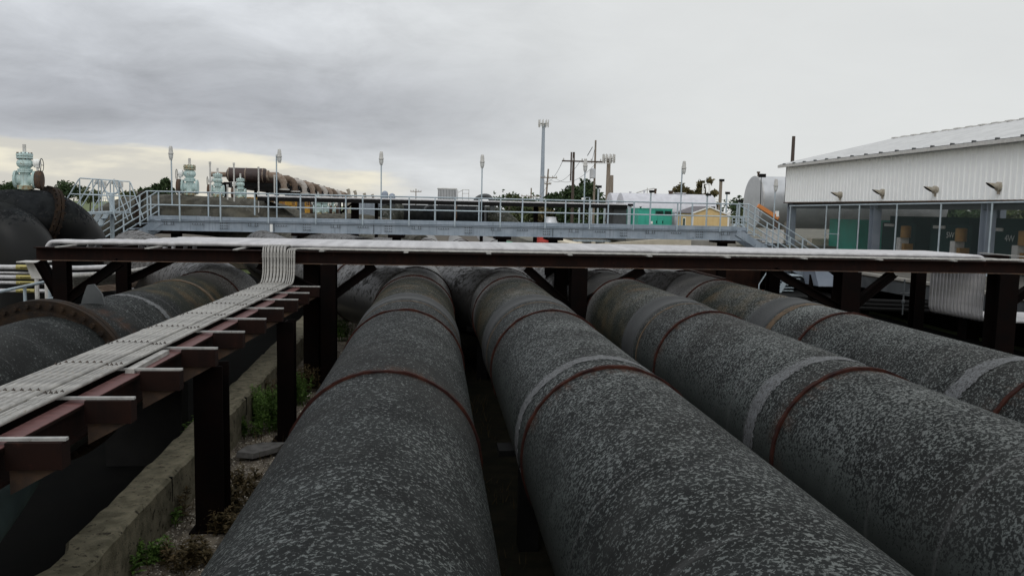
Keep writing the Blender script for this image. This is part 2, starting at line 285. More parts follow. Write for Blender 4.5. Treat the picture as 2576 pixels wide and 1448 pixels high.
# ------------------------------------------------------------------ mesh builder (heights relative to the eye)
def smooth_path(pts, n=8):
    pts = [Vector(p) for p in pts]; o = []
    for i in range(len(pts)-1):
        p0 = pts[max(i-1, 0)]; p1 = pts[i]; p2 = pts[i+1]; p3 = pts[min(i+2, len(pts)-1)]
        for k in range(n):
            t = k/n
            o.append(.5*((2*p1)+(p2-p0)*t+(2*p0-5*p1+4*p2-p3)*t*t+(3*p1-p0-3*p2+p3)*t**3))
    o.append(pts[-1]); return o
class MB:
    def __init__(s): s.v = []; s.f = []; s.mark = None
    def add(s, vs_, fs):
        b = len(s.v); s.v += [Vector(q) for q in vs_]; s.f += [tuple(b+i for i in q) for q in fs]; return s
    def box(s, a, b, rz=0.0):
        a = Vector(a); b = Vector(b); c = (a+b)/2
        vs_ = [Vector((x, y, z)) for x in (a.x, b.x) for y in (a.y, b.y) for z in (a.z, b.z)]
        if rz: R = Matrix.Rotation(rz, 3, 'Z'); vs_ = [c+R@(q-c) for q in vs_]
        return s.add(vs_, [(0, 1, 3, 2), (4, 6, 7, 5), (0, 4, 5, 1), (2, 3, 7, 6), (0, 2, 6, 4), (1, 5, 7, 3)])
    def profile(s, p, q, poly, upv=(0, 0, 1)):
        """extrude a 2-D outline (side, up) from p to q"""
        p = Vector(p); q = Vector(q); d = (q-p).normalized(); u = Vector(upv)
        if abs(d.dot(u)) > .98: u = Vector((0, 1, 0))
        sd_ = d.cross(u).normalized(); u = sd_.cross(d)
        n = len(poly); vs_ = [e+sd_*a+u*b for e in (p, q) for a, b in poly]
        return s.add(vs_, [(i, (i+1) % n, n+(i+1) % n, n+i) for i in range(n)]+[tuple(range(n))[::-1], tuple(range(n, 2*n))])
    def bar(s, p, q, wd, h, upv=(0, 0, 1)):
        a, b = wd/2, h/2; return s.profile(p, q, [(-a, -b), (a, -b), (a, b), (-a, b)], upv)
    def ibeam(s, p, q, wd, h, tf=.02, tw=.014, upv=(0, 0, 1)):
        a, b = wd/2, h/2; k = tw/2
        return s.profile(p, q, [(-a, -b), (a, -b), (a, -b+tf), (k, -b+tf), (k, b-tf), (a, b-tf), (a, b), (-a, b), (-a, b-tf), (-k, b-tf), (-k, -b+tf), (-a, -b+tf)], upv)
    def tube(s, pts, r, n=8, caps=True):
        pts = [Vector(p) for p in pts]; m = len(pts); rr = r if isinstance(r, (list, tuple)) else [r]*m
        t0 = (pts[1]-pts[0]).normalized(); a = Vector((0, 0, 1)) if abs(t0.z) < .9 else Vector((0, 1, 0))
        u = (a-t0*a.dot(t0)).normalized(); vs_ = []
        for i, p in enumerate(pts):
            t = (pts[min(i+1, m-1)]-pts[max(i-1, 0)]).normalized(); u = (u-t*u.dot(t)).normalized(); w_ = t.cross(u)
            vs_ += [p+(u*cos(2*pi*k/n)+w_*sin(2*pi*k/n))*rr[i] for k in range(n)]
        fs = [(i*n+k, i*n+(k+1) % n, (i+1)*n+(k+1) % n, (i+1)*n+k) for i in range(m-1) for k in range(n)]
        if caps: fs += [tuple(range(n))[::-1], tuple(range((m-1)*n, m*n))]
        return s.add(vs_, fs)
    def lathe(s, o, ax, prof, n=24):
        """prof: list of (distance along axis, radius)"""
        o = Vector(o); ax = Vector(ax).normalized(); a = Vector((0, 0, 1)) if abs(ax.z) < .9 else Vector((1, 0, 0))
        u = (a-ax*a.dot(ax)).normalized(); w_ = ax.cross(u); vs_ = []; m = len(prof)
        for t, r in prof: vs_ += [o+ax*t+(u*cos(2*pi*k/n)+w_*sin(2*pi*k/n))*max(r, 1e-4) for k in range(n)]
        fs = [(i*n+k, i*n+(k+1) % n, (i+1)*n+(k+1) % n, (i+1)*n+k) for i in range(m-1) for k in range(n)]
        return s.add(vs_, fs+[tuple(range(n))[::-1], tuple(range((m-1)*n, m*n))])
    def sleeve(s, o, ax, r0_, r1, ln, n=64):
        return s.lathe(o, ax, [(0, r0_), (0, r1), (ln, r1), (ln, r0_)], n)
    def rough_sleeve(s, o, ax, r0_, r1, ln, n=120, jr=.004, jy=.004, seed=0):
        rg = random.Random(seed); b = len(s.v); s.sleeve(o, ax, r0_, r1, ln, n); o = Vector(o); ax = Vector(ax).normalized()
        wob = [0.0]*n; q = 0.0
        for k in range(n): q = q*.75+rg.gauss(0, 1)*.5; wob[k] = q
        for i in range(4):
            for k in range(n):
                v_ = s.v[b+i*n+k]; rel = v_-o; t = rel.dot(ax); rd = (rel-ax*t)
                if i in (1, 2): rd = rd*(1+jr*wob[k]/r1)
                s.v[b+i*n+k] = o+rd+ax*(t+jy*(wob[(k*7+i*13) % n] if i < 2 else wob[(k+31) % n]))
        return s
    def prism(s, poly, ex):
        n = len(poly); ex = Vector(ex); vs_ = [Vector(q) for q in poly]+[Vector(q)+ex for q in poly]
        return s.add(vs_, [(i, (i+1) % n, n+(i+1) % n, n+i) for i in range(n)]+[tuple(range(n))[::-1], tuple(range(n, 2*n))])
    def build(s, name, m, parent=None):
        off = Vector((0, 0, 0))
        q = parent
        while q is not None: off += q.location; q = q.parent
        me = bpy.data.meshes.new(name); me.from_pydata([p-off+V(0, 0, EYE) for p in s.v], [], s.f)
        me.materials.append(m[0] if isinstance(m, tuple) else m)
        if isinstance(m, tuple):
            me.materials.append(m[1]); me.polygons.foreach_set('material_index', [0 if i < s.mark else 1 for i in range(len(me.polygons))])
        import bmesh
        bm = bmesh.new(); bm.from_mesh(me); bmesh.ops.recalc_face_normals(bm, faces=bm.faces); bm.to_mesh(me); bm.free()
        me.polygons.foreach_set('use_smooth', [True]*len(me.polygons)); me.set_sharp_from_angle(angle=radians(32))
        o = bpy.data.objects.new(name, me); COL.objects.link(o)
        if parent is not None: o.parent = parent
        return o
def tag(o, label, cat, group=None):
    o['label'] = label; o['category'] = cat
    if group: o['group'] = group
    return o
def thing(name, loc, label, cat, group=None):
    o = bpy.data.objects.new(name, None); COL.objects.link(o); o.location = Vector(loc)+V(0, 0, EYE); o.empty_display_size = .2
    return tag(o, label, cat, group)
def struct(o, kind='structure'): o['kind'] = kind; return o
def dup(o, loc, label=None, scale=None, rz=None):
    """a copy of a thing with its parts and sub-parts"""
    def cp(a, par):
        c = a.copy(); COL.objects.link(c)
        if par is not None: c.parent = par
        for ch in list(a.children): cp(ch, c)
        return c
    c = cp(o, None); c.location = Vector(loc)+V(0, 0, EYE)
    if label: c['label'] = label
    if scale: c.scale = (scale,)*3
    if rz is not None: c.rotation_euler.z = rz
    return c

# ------------------------------------------------------------------ the ground
GZ = -3.45
def plane(name, x0, x1, y0, y1, z, m, t=.0):
    mb = MB()
    if t: mb.box((x0, y0, z-t), (x1, y1, z))
    else: mb.add([(x0, y0, z), (x1, y0, z), (x1, y1, z), (x0, y1, z)], [(0, 1, 2, 3)])
    return struct(mb.build(name, m))
plane('ground', -900, 900, -60, 1500, -3.95, M_grassfar)
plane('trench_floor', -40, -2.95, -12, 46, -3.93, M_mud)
mb = MB(); ny = 60; xs = [-2.95, -2.6, -2.3, -2.0, -1.7, -1.4, -1.1, -.8, -.5]
for j in range(ny+1):
    for x in xs: mb.v.append(V(x, -6+j*.62, GZ+random.uniform(-.03, .03)+.02*sin(j*.7+x*3)))
nx = len(xs); mb.f = [(j*nx+i, j*nx+i+1, (j+1)*nx+i+1, (j+1)*nx+i) for j in range(ny) for i in range(nx-1)]
struct(mb.build('gravel_ground', M_gravel))
M_soil = weathered('dark_soil', (.012, .012, .008), (.03, .027, .018), 3, .95, spots=(.02, .028, .012), spot_at=.6, spec=.1)
plane('soil', -.5, 6.3, -12, 42, GZ-.01, M_soil)
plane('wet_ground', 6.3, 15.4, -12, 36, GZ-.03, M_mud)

# ------------------------------------------------------------------ the big discharge pipes
R = .76; PXS = [-4.25, -.38, 1.5, 3.62, 5.45]; PZC = -2.06
PLAB = ['dark steel pipe with a rusty bolted flange, left of the slanting conduit rack',
        'blotched grey steel pipe running beside the gravel strip and steel posts',
        'blotched grey steel pipe with one pale band, second from the gravel strip',
        'blotched grey steel pipe with pale band and orange ring, third from the gravel strip',
        'blotched grey steel pipe at the far right, nearest the dark wet ground']
RINGS = [[15.4], [6.32, 10.15, 15.15, 17.25], [6.5, 10.2, 15.2, 17.35], [6.45, 10.2, 15.15, 17.3], [6.4, 10.2, 15.1, 17.3]]
BENDS = {0: [(-4.3, 16.5, PZC), (-4.9, 18.4, PZC+.05), (-6.3, 20.6, PZC+.2), (-8.0, 22.6, PZC+.5)],
         1: [(-.5, 16.6, PZC), (-1.6, 19.3, PZC), (-4.5, 26.5, PZC+.1), (-6.2, 30.2, PZC+.3)],
         2: [(1.4, 16.7, PZC), (.3, 19.4, PZC), (-3.2, 28, PZC+.1), (-5.0, 32.5, PZC+.2)],
         3: [(3.5, 16.7, PZC), (2.4, 19.4, PZC), (-1.2, 28, PZC), (-4.6, 36.5, PZC+.1)],
         4: [(5.35, 16.8, PZC), (4.2, 19.5, PZC), (.7, 28, PZC), (-2.4, 36, PZC-.1)]}
for k, X in enumerate(PXS):
    t = thing('discharge_pipe', (X, 0, PZC), PLAB[k], 'steel pipe', 'big discharge pipes')
    far = 17.2 if k == 0 else 74
    ys = [-2.5+i*.5 for i in range(int((min(far, 20)+2.5)/.5)+1)]
    if far > 20: ys += [26, 33, 40, 50, 62, 74]
    def zc_(y): return PZC-(0 if y < 20 else .021*(y-20))
    MB().tube([(X, y, zc_(y)) for y in ys], R, 96).build('body', MP[k], t)
    for y in RINGS[k]:
        MB().rough_sleeve((X, y, PZC), (0, 1, 0), R-.01, R+.020, .042, 120, .004, .004, int(y*10)+k).build('ring', M_ring, t)
    if k:
        for y in (33.5, 36, 39, 42.5, 46.5):
            MB().sleeve((X, y, zc_(y)), (0, 1, 0), R-.02, R+.03, .06, 48).build('ring', M_ring, t)
        MB().lathe((X, 11.35, PZC), (0, 1, 0), [(0, R-.01), (.03, R+.012), (.10, R+.016), (.14, R+.004), (.5, R+.004), (.54, R+.022), (.66, R+.022), (.70, R-.01)], 96).build('coupling', M_darkband, t)
        MB().sleeve((X, 11.17, PZC), (0, 1, 0), R-.01, R+(.006 if k == 4 else .004), .16 if k == 4 else .05, 96).build('rust_band', M_amber, t)
    if k in (2, 3, 4):
        MB().rough_sleeve((X, 6.9 if k == 2 else 6.92, PZC), (0, 1, 0), R-.01, R+.006, .19, 160, .001, .022, k).build('pale_band', M_pale, t)
    if k == 0:
        MB().rough_sleeve((X, 11.45, PZC), (0, 1, 0), R-.01, R+.008, .13, 160, .001, .025, 5).build('pale_band', M_pale, t)
        MB().sleeve((X, 13.7, PZC), (0, 1, 0), R-.01, R+.012, .12, 96).build('rust_band', M_amber, t)
        fl = MB().lathe((X-.1, 9.45, PZC), (0, 1, 0), [(-.10, R-.02), (-.10, R+.05), (-.045, R+.05), (-.045, R+.17), (.04, R+.17), (.04, R+.10), (.055, R+.10), (.055, R+.17), (.14, R+.17), (.14, R-.02)], 96).build('flange', M_flange, t)
        for i in range(44):
            a = 2*pi*i/44; q = V(X-.1+cos(a)*(R+.11), 9.36, PZC+sin(a)*(R+.11))
            MB().lathe(q, (0, 1, 0), [(0, .028), (.04, .028), (.045, .017), (.28, .017), (.285, .028), (.32, .028)], 6).build('bolt', M_flange, fl)
        lug = MB().prism([(X-.14, 10.55, -1.34), (X+.16, 10.55, -1.36), (X+.12, 10.55, -1.18), (X+.03, 10.55, -1.06), (X-.05, 10.55, -1.07), (X-.10, 10.55, -1.2)], (0, .04, 0)).build('lifting_lug', M_dark, t)
        for (yy, a0) in ((8.6, .25), (7.6, .62)):                     # pale scuffs on the coating
            MB().sleeve((X, yy, PZC), (0, 1, 0), R-.01, R+.004, .03, 96)
    br = BENDS[k]
    MB().tube(smooth_path(br, 10), R-.004 if k else R, 64).build('branch', M_branch, t)
    if k:
        p = Vector(br[1]); d = (Vector(br[2])-p).normalized()
        for s_ in (.3, 5.0, 7.5):
            MB().sleeve(p+d*s_, d, R-.02, R+.02, .045, 64).build('ring', M_ring, t)
    # saddles that carry the pipe
    for y in (2.9, 8.0, 16.2):
        if k == 0: continue
        sd_ = MB(); sd_.box((X-.62, y-.10, GZ-.1), (X-.42, y+.10, PZC-.42)); sd_.box((X+.42, y-.10, GZ-.1), (X+.62, y+.10, PZC-.42))
        sd_.box((X-.42, y-.06, PZC-.95), (X+.42, y+.06, PZC-.72)); sd_.build('saddle', M_black, t)
        MB().box((X-.84, y-.14, PZC-.40), (X-.56, y+.14, PZC-.34)).build('saddle_plate', M_black, t)
# saddle pedestals for the left pipe
p0 = [o for o in COL.objects if o.name == 'discharge_pipe'][0]
for y in (5.5, 12.4):
    MB().box((-4.8, y-.15, -4.0), (-3.7, y+.15, PZC-.68)).build('saddle', M_black, p0)
# green strap over the far stretch of the third pipe
MB().lathe((3.62, 40.6, PZC-.43), (.25, 1, 0), [(0, R+.01), (0, R+.05), (.12, R+.05), (.12, R+.01)], 48).build('strap', M_greenband, [o for o in COL.objects if o.get('label') == PLAB[3]][0])

tag(MB().tube([P(-160, 1460, 4.6), P(-10, 1275, 5.9), P(62, 1175, 6.8), P(120, 1090, 8.2)], .16, 24).build('trench_pipe', M_trench), 'dull teal-grey pipe low in the dark trench at the bottom left corner', 'pipe')
# ------------------------------------------------------------------ curb, rubble
ct = [(-3.16, -2.45)]
prof = []
mb = MB(); rng = random.Random(3); ylist = [3.0+i*.17 for i in range(110)]
for i, y in enumerate(ylist):
    xr_ = .022*(y-8)
    bite = 0.0
    if 6.45 < y < 7.0: bite = .05
    if 7.9 < y < 8.1: bite = .03
    l_ = -3.14+bite+rng.uniform(-.012, .012)+xr_*-1.0; r_ = -2.755+rng.uniform(-.014, .014)+xr_*-.6
    zt = -2.93+rng.uniform(-.008, .008)
    mb.v += [V(l_, y, -4.2), V(l_, y, zt-.03), V(l_+.03, y, zt), V(r_-.035, y, zt), V(r_, y, zt-.03), V(r_+.02, y, -4.2)]
for i in range(len(ylist)-1):
    for k in range(5): mb.f.append((i*6+k, i*6+k+1, i*6+k+7, i*6+k+6))
cb = tag(mb.build('concrete_curb', M_conc), 'long chipped concrete curb between the dark trench and the gravel strip', 'curb')
jt = MB()
for y in (8.75, 12.4, 16): jt.box((-3.13-.02*(y-8), y-.006, -3.2), (-2.745-.012*(y-8), y+.006, -2.927))
jt.build('joint', M_black, cb)
q = PZ(640, 1142, GZ+.03)
mb = MB().prism([q+V(-.22, -.12, 0), q+V(.02, -.2, 0), q+V(.30, .02, .02), q+V(.36, .22, .03), q+V(.05, .26, .02), q+V(-.16, .16, 0)], (0.01, .01, .07))
tag(mb.build('broken_slab', M_slab), 'flat broken grey concrete slab lying on the gravel beside the first pipe', 'rubble')

# ------------------------------------------------------------------ slanting rack of conduits on the left (runs towards the viewer)
def xr(y): return .022*(y-15)
t = thing('conduit_rack', (-2.7+xr(9), 9, -1.5), 'rust red steel rack running towards the viewer, carrying ten weathered conduits', 'cable rack')
for x, hh in ((-2.44, .24), (-2.88, .24)):
    MB().ibeam((x+xr(-1), -1, -1.63), (x+xr(15.1), 15.1, -1.63), .15, hh).build('rail', M_rack, t)
MB().bar((-2.44+xr(-1), -1, -1.506), (-2.44+xr(14.9), 14.9, -1.506), .155, .006).build('rail_flange', M_racktop, t)
for i in range(11):
    y = 4.06+i*1.076-(.1 if i > 8 else 0); x = xr(y)
    a = MB().box((-2.36+x, y-.06, -1.65), (-2.03+x, y+.06, -1.481))
    ar = a.build('cross_arm', M_rack, t)
    MB().prism([(-2.36+x, y-.012, -1.652), (-2.06+x, y-.012, -1.652), (-2.36+x, y-.012, -1.82)], (0, .024, 0)).build('gusset', M_rustbrown, ar)
    MB().box((-2.98+x, y-.022, -1.480), (-2.02+x, y+.018, -1.462)).build('strut_channel', M_strut, t)
for (x, y, wd) in ((-2.30, 8.62, .29), (P(721, 900, 11.85).x, 11.85, .235)):
    po = MB().ibeam((x, y, GZ-.2), (x, y, -1.68), wd, wd, .02, .016, (0, 1, 0)).build('post', M_post, t)
    MB().box((x-.2, y-.2, GZ+.0), (x+.2, y+.2, GZ+.03)).build('base_plate', M_post, po)
rad = [.014, .014]+[.0235]*6+[.0135]*3+[.018]
pos = []; x = -2.995
for r_ in rad: x += r_*1.0+.0055; pos.append(x); x += r_*1.0+.0055
shift = -2.50-x; pos = [p+shift for p in pos]
small = 0
for i, (x, r_) in enumerate(zip(pos, rad)):
    z = -1.452+r_
    pts = [V(x+xr(y), y, z+rng.uniform(-.003, .003)) for y in (-1, 2, 4, 6, 8, 10, 12, 13.6)]
    pts += smooth_path([(x+xr(14.4), 14.4, z), (x+xr(14.8), 14.8, z+.01), (x+xr(14.95), 14.97, z+.14), (x+xr(15), 15.0, z+.3), (x, 15.0, -1.0), (x, 15.0, -.92)], 5)
    if r_ == .0235 or i < 2:
        pts += smooth_path([(x, 15.01, -.86), (x, 15.06, -.80), (x, 15.2, -.785), (x, 15.5, -.80), (x, 15.85, -.875)], 5)
        lab, grp = 'weathered grey conduit on the slanting rack, rising over the beam at the far end', 'conduits on the slanting rack'
    else:
        yy = 15.16+small*.075; small += 1
        pts += smooth_path([(x, 15.02, -.86), (x+.04, 15.06, -.825), (x+.22, yy, -.83), (x+.6, yy, -.835)], 5)+[V(4, yy, -.835), V(8, yy, -.835), V(12.9, yy, -.835)]
        lab, grp = 'thin grey conduit on the slanting rack, bending right along the cross rack front', 'thin conduits turning right'
    o = thing('conduit', (x, 9, z), lab, 'conduit', grp)
    MB().tube(pts, r_, 10).build('tube', M_galvold, o)
    for yy in (5.7, 9.2, 12.5): MB().lathe((x+xr(yy), yy+.13*(i % 3), z), (0, 1, 0), [(0, r_), (0, r_+.004), (.1, r_+.004), (.1, r_)], 10).build('coupling', M_galvold, o)
    MB().lathe((x, 15.0, -.985), (0, 0, 1), [(0, r_), (0, r_+.005), (.09, r_+.005), (.09, r_)], 10).build('coupling', M_galvold, o)
    for j in range(11):
        y = 4.06+j*1.076-.03-(.1 if j > 8 else 0); xx = x+xr(y); zz = z+r_
        MB().box((xx-.011, y-.006, zz-.006), (xx+.011, y+.006, zz+.006)).lathe((xx, y, zz+.004), (0, 0, 1), [(0, .0045), (.012, .0045)], 6).build('clamp', M_clamp, o)
o = MB().box((-2.505+xr(7.9), 7.25, -1.502), (-2.43+xr(7.9), 8.2, -1.462)).build('loose_plank', M_galvold)
tag(o, 'short loose grey plank lying on the red rail beside the conduits', 'plank')

# ------------------------------------------------------------------ cross rack over the pipes
t = thing('pipe_rack', (2.0, 16.5, -1.1), 'long dark rust steel rack crossing over all the pipes, carrying the pale conduits', 'cable rack')
MB().ibeam((-7.05, 15.22, -.985), (13.4, 15.22, -.985), .20, .235, .018, .014).build('front_beam', M_rack, t)
MB().box((-7.05, 15.114, -1.104), (13.4, 15.118, -1.090)).build('flange_edge', M_rustbrown, t)
MB().ibeam((-7.05, 17.9, -.985), (13.4, 17.9, -.985), .20, .235, .018, .014).build('rear_beam', M_rack, t)
for i in range(14):
    x = -6.6+i*1.52
    MB().box((x-.04, 15.0, -.866), (x+.04, 18.6, -.845)).build('strut_channel', M_galvold, t)
    if i % 2 == 0: MB().ibeam((x+.5, 15.33, -.985), (x+.5, 17.8, -.985), .12, .16).build('tie_beam', M_rack, t)
def rpost(x, y, wd, z0=GZ-.2):
    po = MB().ibeam((x, y, z0), (x, y, -1.105), wd, wd, .018, .014, (0, 1, 0)).build('post', M_post, t)
    return po
def brace(p, q, wd=.16): MB().ibeam(p, q, wd, wd, .015, .012).build('brace', M_post, t)
for x, y, wd in ((-6.62, 15.22, .24), (-6.55, 17.9, .24), (-1.93, 15.22, .27), (-2.28, 15.5, .28), (-1.42, 17.9, .17), (2.72, 15.22, .30), (2.60, 16.6, .24), (2.55, 17.9, .20),
                 (8.05, 15.22, .38), (7.7, 17.9, .24), (11.3, 15.22, .40), (11.2, 17.9, .24), (9.6, 17.9, .16)):
    rpost(x, y, wd)
for p, q in (((-6.62, 15.22, -1.85), (-7.0, 15.22, -1.12)), ((-6.62, 15.22, -1.85), (-5.62, 15.22, -1.12)), ((-6.55, 17.9, -1.75), (-5.3, 17.9, -1.12)),
             ((-1.93, 15.22, -1.75), (-1.1, 15.22, -1.12)), ((-1.93, 15.22, -1.7), (-3.2, 15.22, -1.12)), ((2.72, 15.22, -2.0), (1.72, 15.22, -1.12)), ((2.72, 15.22, -1.85), (3.98, 15.22, -1.12)),
             ((2.60, 16.6, -1.6), (3.2, 17.8, -1.12)), ((8.05, 15.22, -1.9), (6.55, 15.22, -1.12)), ((8.05, 15.22, -1.9), (9.0, 15.22, -1.12)), ((11.3, 15.22, -1.8), (12.3, 15.22, -1.12)),
             ((9.6, 17.9, -1.6), (8.9, 17.9, -1.12))):
    brace(p, q)
# the pale conduits lying on it
n = 15; rc = .042
for i in range(n):
    y = 15.73+i*.105; xl = -7.12+.02*i+(.5 if i > 2 else 0)+rng.uniform(0, .1)+(.7 if i > 6 else 0); xe = 11.25-.012*i
    zt = -.845+rc
    pts = smooth_path([(xl, y, -1.06 if i == 0 else -.93), (xl, y, -.96 if i == 0 else -.90), (xl+.03, y, zt-.06), (xl+.12, y, zt), (xl+.4, y, zt)], 5)+[V(xx, y+rng.uniform(-.008, .008), zt+rng.uniform(-.009, .009)) for xx in (-4, -2, 0, 2, 4, 6, 8)]
    zb = -2.12
    rcs = rc
    pts += smooth_path([(xe-.5, y, zt), (xe-.12, y, zt-.01), (xe-.02, y, zt-.12), (xe, y, zt-.4), (xe, y, -1.4), (xe, y, zb+.2), (xe+.03, y, zb+.06), (xe+.14, y, zb), (xe+.5, y, zb-.01), (xe+3.5, y, zb-.05)], 4)
    lab = 'pale conduit on the cross rack dropping into the vertical row at its right end'
    if i == 0: lab = 'frontmost pale conduit on the cross rack, its elbow showing at the left end'
    o = thing('conduit', (0, y, zt), lab, 'conduit', 'pale conduits on the cross rack')
    MB().tube(pts, [rc if p.z > zt-.3 else rc*.85 for p in pts], 12).build('tube', M_galv, o)
    for j in range(5):
        xx = -5.2+j*3.1+rng.uniform(-.5, .5); MB().lathe((xx, y, zt), (1, 0, 0), [(0, rc), (0, rc+.006), (.14, rc+.006), (.14, rc)], 12).build('coupling', M_galv, o)
for i in range(8):
    y = 17.33+i*.113; xl = -5.6+rng.uniform(0, .6); xe = 7.6-.2*i; zt = -.845+rc*.9
    pts = smooth_path([(xl, y, -1.04), (xl, y, -.97), (xl+.03, y, zt-.06), (xl+.12, y, zt), (xl+.4, y, zt)], 5)+[V(xx, y, zt) for xx in (-3, 0, 3)]
    pts += smooth_path([(xe-.5, y, zt), (xe-.12, y, zt-.01), (xe-.02, y, zt-.1), (xe, y, zt-.2)], 4)
    o = MB().tube(pts, rc*.9, 10).build('conduit', M_galv)
    tag(o, 'pale conduit along the rear of the cross rack, ending short of the right end', 'conduit', 'rear conduits of the cross rack')

# ------------------------------------------------------------------ galvanised footbridge over the pipes
BY0, BY1, BZ = 31.0, 32.15, -.70
xa, xb = -10.45, 12.2
t = thing('footbridge', (0, 31.5, -1.1), 'galvanised steel footbridge with handrails and stairs crossing above the pipes', 'footbridge')
for y, s_ in ((BY0, 1), (BY1, -1)):
    gd = MB(); gd.profile((xa, y, 0), (xb, y, 0), [(-.015, -1.10), (.06, -1.10), (.06, -1.08), (.0, -1.08), (.0, -.75), (.06, -.75), (.06, -.73), (-.015, -.73)])
    go = gd.build('girder', M_walk, t)
    for i in range(int((xb-xa)/1.0)):
        xx = xa+.6+i*1.0
        if i % 3 == 2: pat = [(a_*.07, -.80-b_*.09) for a_ in (0, 1, 2.2, 3.2) for b_ in range(3)]
        elif i % 3 == 0: pat = [(a_*.08, -.80-b_*.06) for a_ in (0, 1, 3, 4) for b_ in range(2)]
        else: pat = [(a_*.09, -.845) for a_ in range(5)]
        bl = MB().box((xx-.03, y-.018, pat[-1][1]-.03), (xx+pat[-1][0]+.03, y-.0145, pat[0][1]+.03)); bl.mark = 6
        for a_, b_ in pat:
            bl.box((xx+a_-.016, y-.034, b_-.016), (xx+a_+.016, y-.014, b_+.016))
        if s_ == 1: bl.build('bolt_row', (M_walk, M_bolt), go)
    tp = MB().box((xa, y-.006, BZ), (xb, y+.006, BZ+.13)).build('toe_plate', M_walk, t)
MB().box((xa, BY0+.08, -.735), (xb, BY1-.08, -.70)).build('deck_grating', M_walk, t)
for sx in (-5.93, -2.28, 4.5): MB().box((sx-.008, BY0-.022, -1.1), (sx+.008, BY0-.014, -.74)).build('splice_joint', M_black, t)
MB().box((-6.08, BY0-.024, -1.10), (-5.98, BY0-.016, -.80)).build('paint_strip', M_white, t)
def railing(y, posts):
    ra = MB()
    for z in (.32, -.17): ra.tube([(xa, y, z), (xb, y, z)], .021, 8)
    r_ = ra.build('handrail', M_rail, t)
    for x in posts: MB().box((x-.024, y-.02, -.78), (x+.024, y+.02, .32)).build('rail_post', M_rail, r_)
railing(BY0-.03, [xa+.02, -9.3]+[-7.85+1.72*i for i in range(12)]+[xb-.02])
railing(BY1+.03, [xa+.02]+[-8.6+1.72*i for i in range(12)]+[xb-.02])
def stair(x0, sgn, ln, drop):
    st = []
    for y in (BY0, BY1):
        MB().profile((x0, y, 0), (x0+sgn*ln, y, -drop), [(-.015, -1.02), (.05, -1.02), (.05, -.74), (-.015, -.74)]).build('stair_stringer', M_walk, t)
        ra = MB()
        for dz_ in (.32, -.17, -.42):
            z0_ = dz_; ra.tube([(x0, y-.03, z0_), (x0+sgn*ln, y-.03, z0_-drop)], .021, 8)
        r_ = ra.build('stair_rail', M_rail, t)
        for k in range(int(ln/1.0)+1):
            f = min(.25+k*1.0, ln)/ln; x = x0+sgn*ln*f
            MB().box((x-.024, y-.05, -.78-drop*f), (x+.024, y-.01, .32-drop*f)).build('rail_post', M_rail, r_)
    nt_ = int(drop/.19)
    for k in range(1, nt_+1):
        f = k/nt_; x = x0+sgn*ln*f
        MB().box((x-.13, BY0+.03, -.74-drop*f+.05), (x+.13, BY1-.03, -.71-drop*f+.05)).build('tread', M_walk, t)
stair(xa, -1, 3.4, 2.2)
stair(xb, 1, 3.4, 1.95)
for x in (-9.6, -5.0, -1.45, 2.6, 4.6, 11.4):
    MB().ibeam((x, 31.55, GZ-.3), (x, 31.55, -1.1), .32, .32, .02, .016, (0, 1, 0)).build('pier', M_post, t)
    MB().box((x-.3, BY0-.1, -1.22), (x+.3, BY1+.1, -1.1)).build('cap_beam', M_post, t)
# lamps on the bridge
def lamp(loc, h, label, off=0):
    o = thing('lamp_post', loc, label, 'lamp', 'lamp posts along the footbridge')
    x, y, z = loc
    MB().tube([(x, y, z), (x, y, z+h)], .026, 10).build('pole', M_rail, o)
    hx = x+off
    a = MB()
    if off: a.tube([(x, y, z+h-.03), (hx, y-.02, z+h+.08)], .03, 8)
    a.lathe((hx, y-.04, z+h-.10), (0, 0, 1), [(0, .08), (.02, .095), (.06, .095), (.07, .082), (.22, .07), (.31, .055), (.32, .03)], 16)
    hd = a.build('lamp_head', M_lampg, o)
    MB().lathe((hx, y-.04, z+h-.29), (0, 0, 1), [(0, .03), (.03, .055), (.12, .07), (.185, .07)], 16).build('globe', M_globe, hd)
    cg = MB()
    for k in range(6):
        a_ = k*pi/3; cg.tube([(hx+cos(a_)*.08, y-.04+sin(a_)*.08, z+h-.1), (hx+cos(a_)*.074, y-.04+sin(a_)*.074, z+h-.2), (hx+cos(a_)*.04, y-.04+sin(a_)*.04, z+h-.31)], .006, 4)
    cg.build('wire_guard', M_lampg, hd)
LL = ['caged lamp on a thin post at the left end of the footbridge', 'caged lamp tilted to the right on its post above the teal valves', 'caged lamp post right of the row of cream exhaust elbows',
      'caged lamp post left of the tall slim cell tower', 'caged lamp post in front of the utility poles and dark trees', 'caged lamp post in front of the white storage tank']
for (x, y, off), lb in zip(((430, 366, 0), (703, 374, .12), (959, 380, 0), (1213, 388, 0), (1472, 398, 0), (1720, 404, .06)), LL):
    q = P(x, y, 32.35); lamp((q.x-off, q.y, BZ), q.z-BZ-.24, lb, off)
q = P(1951, 449, 33); lamp((q.x, q.y, -1.6), q.z+1.36, 'caged lamp post at the foot of the right stairs, before the silver tank')
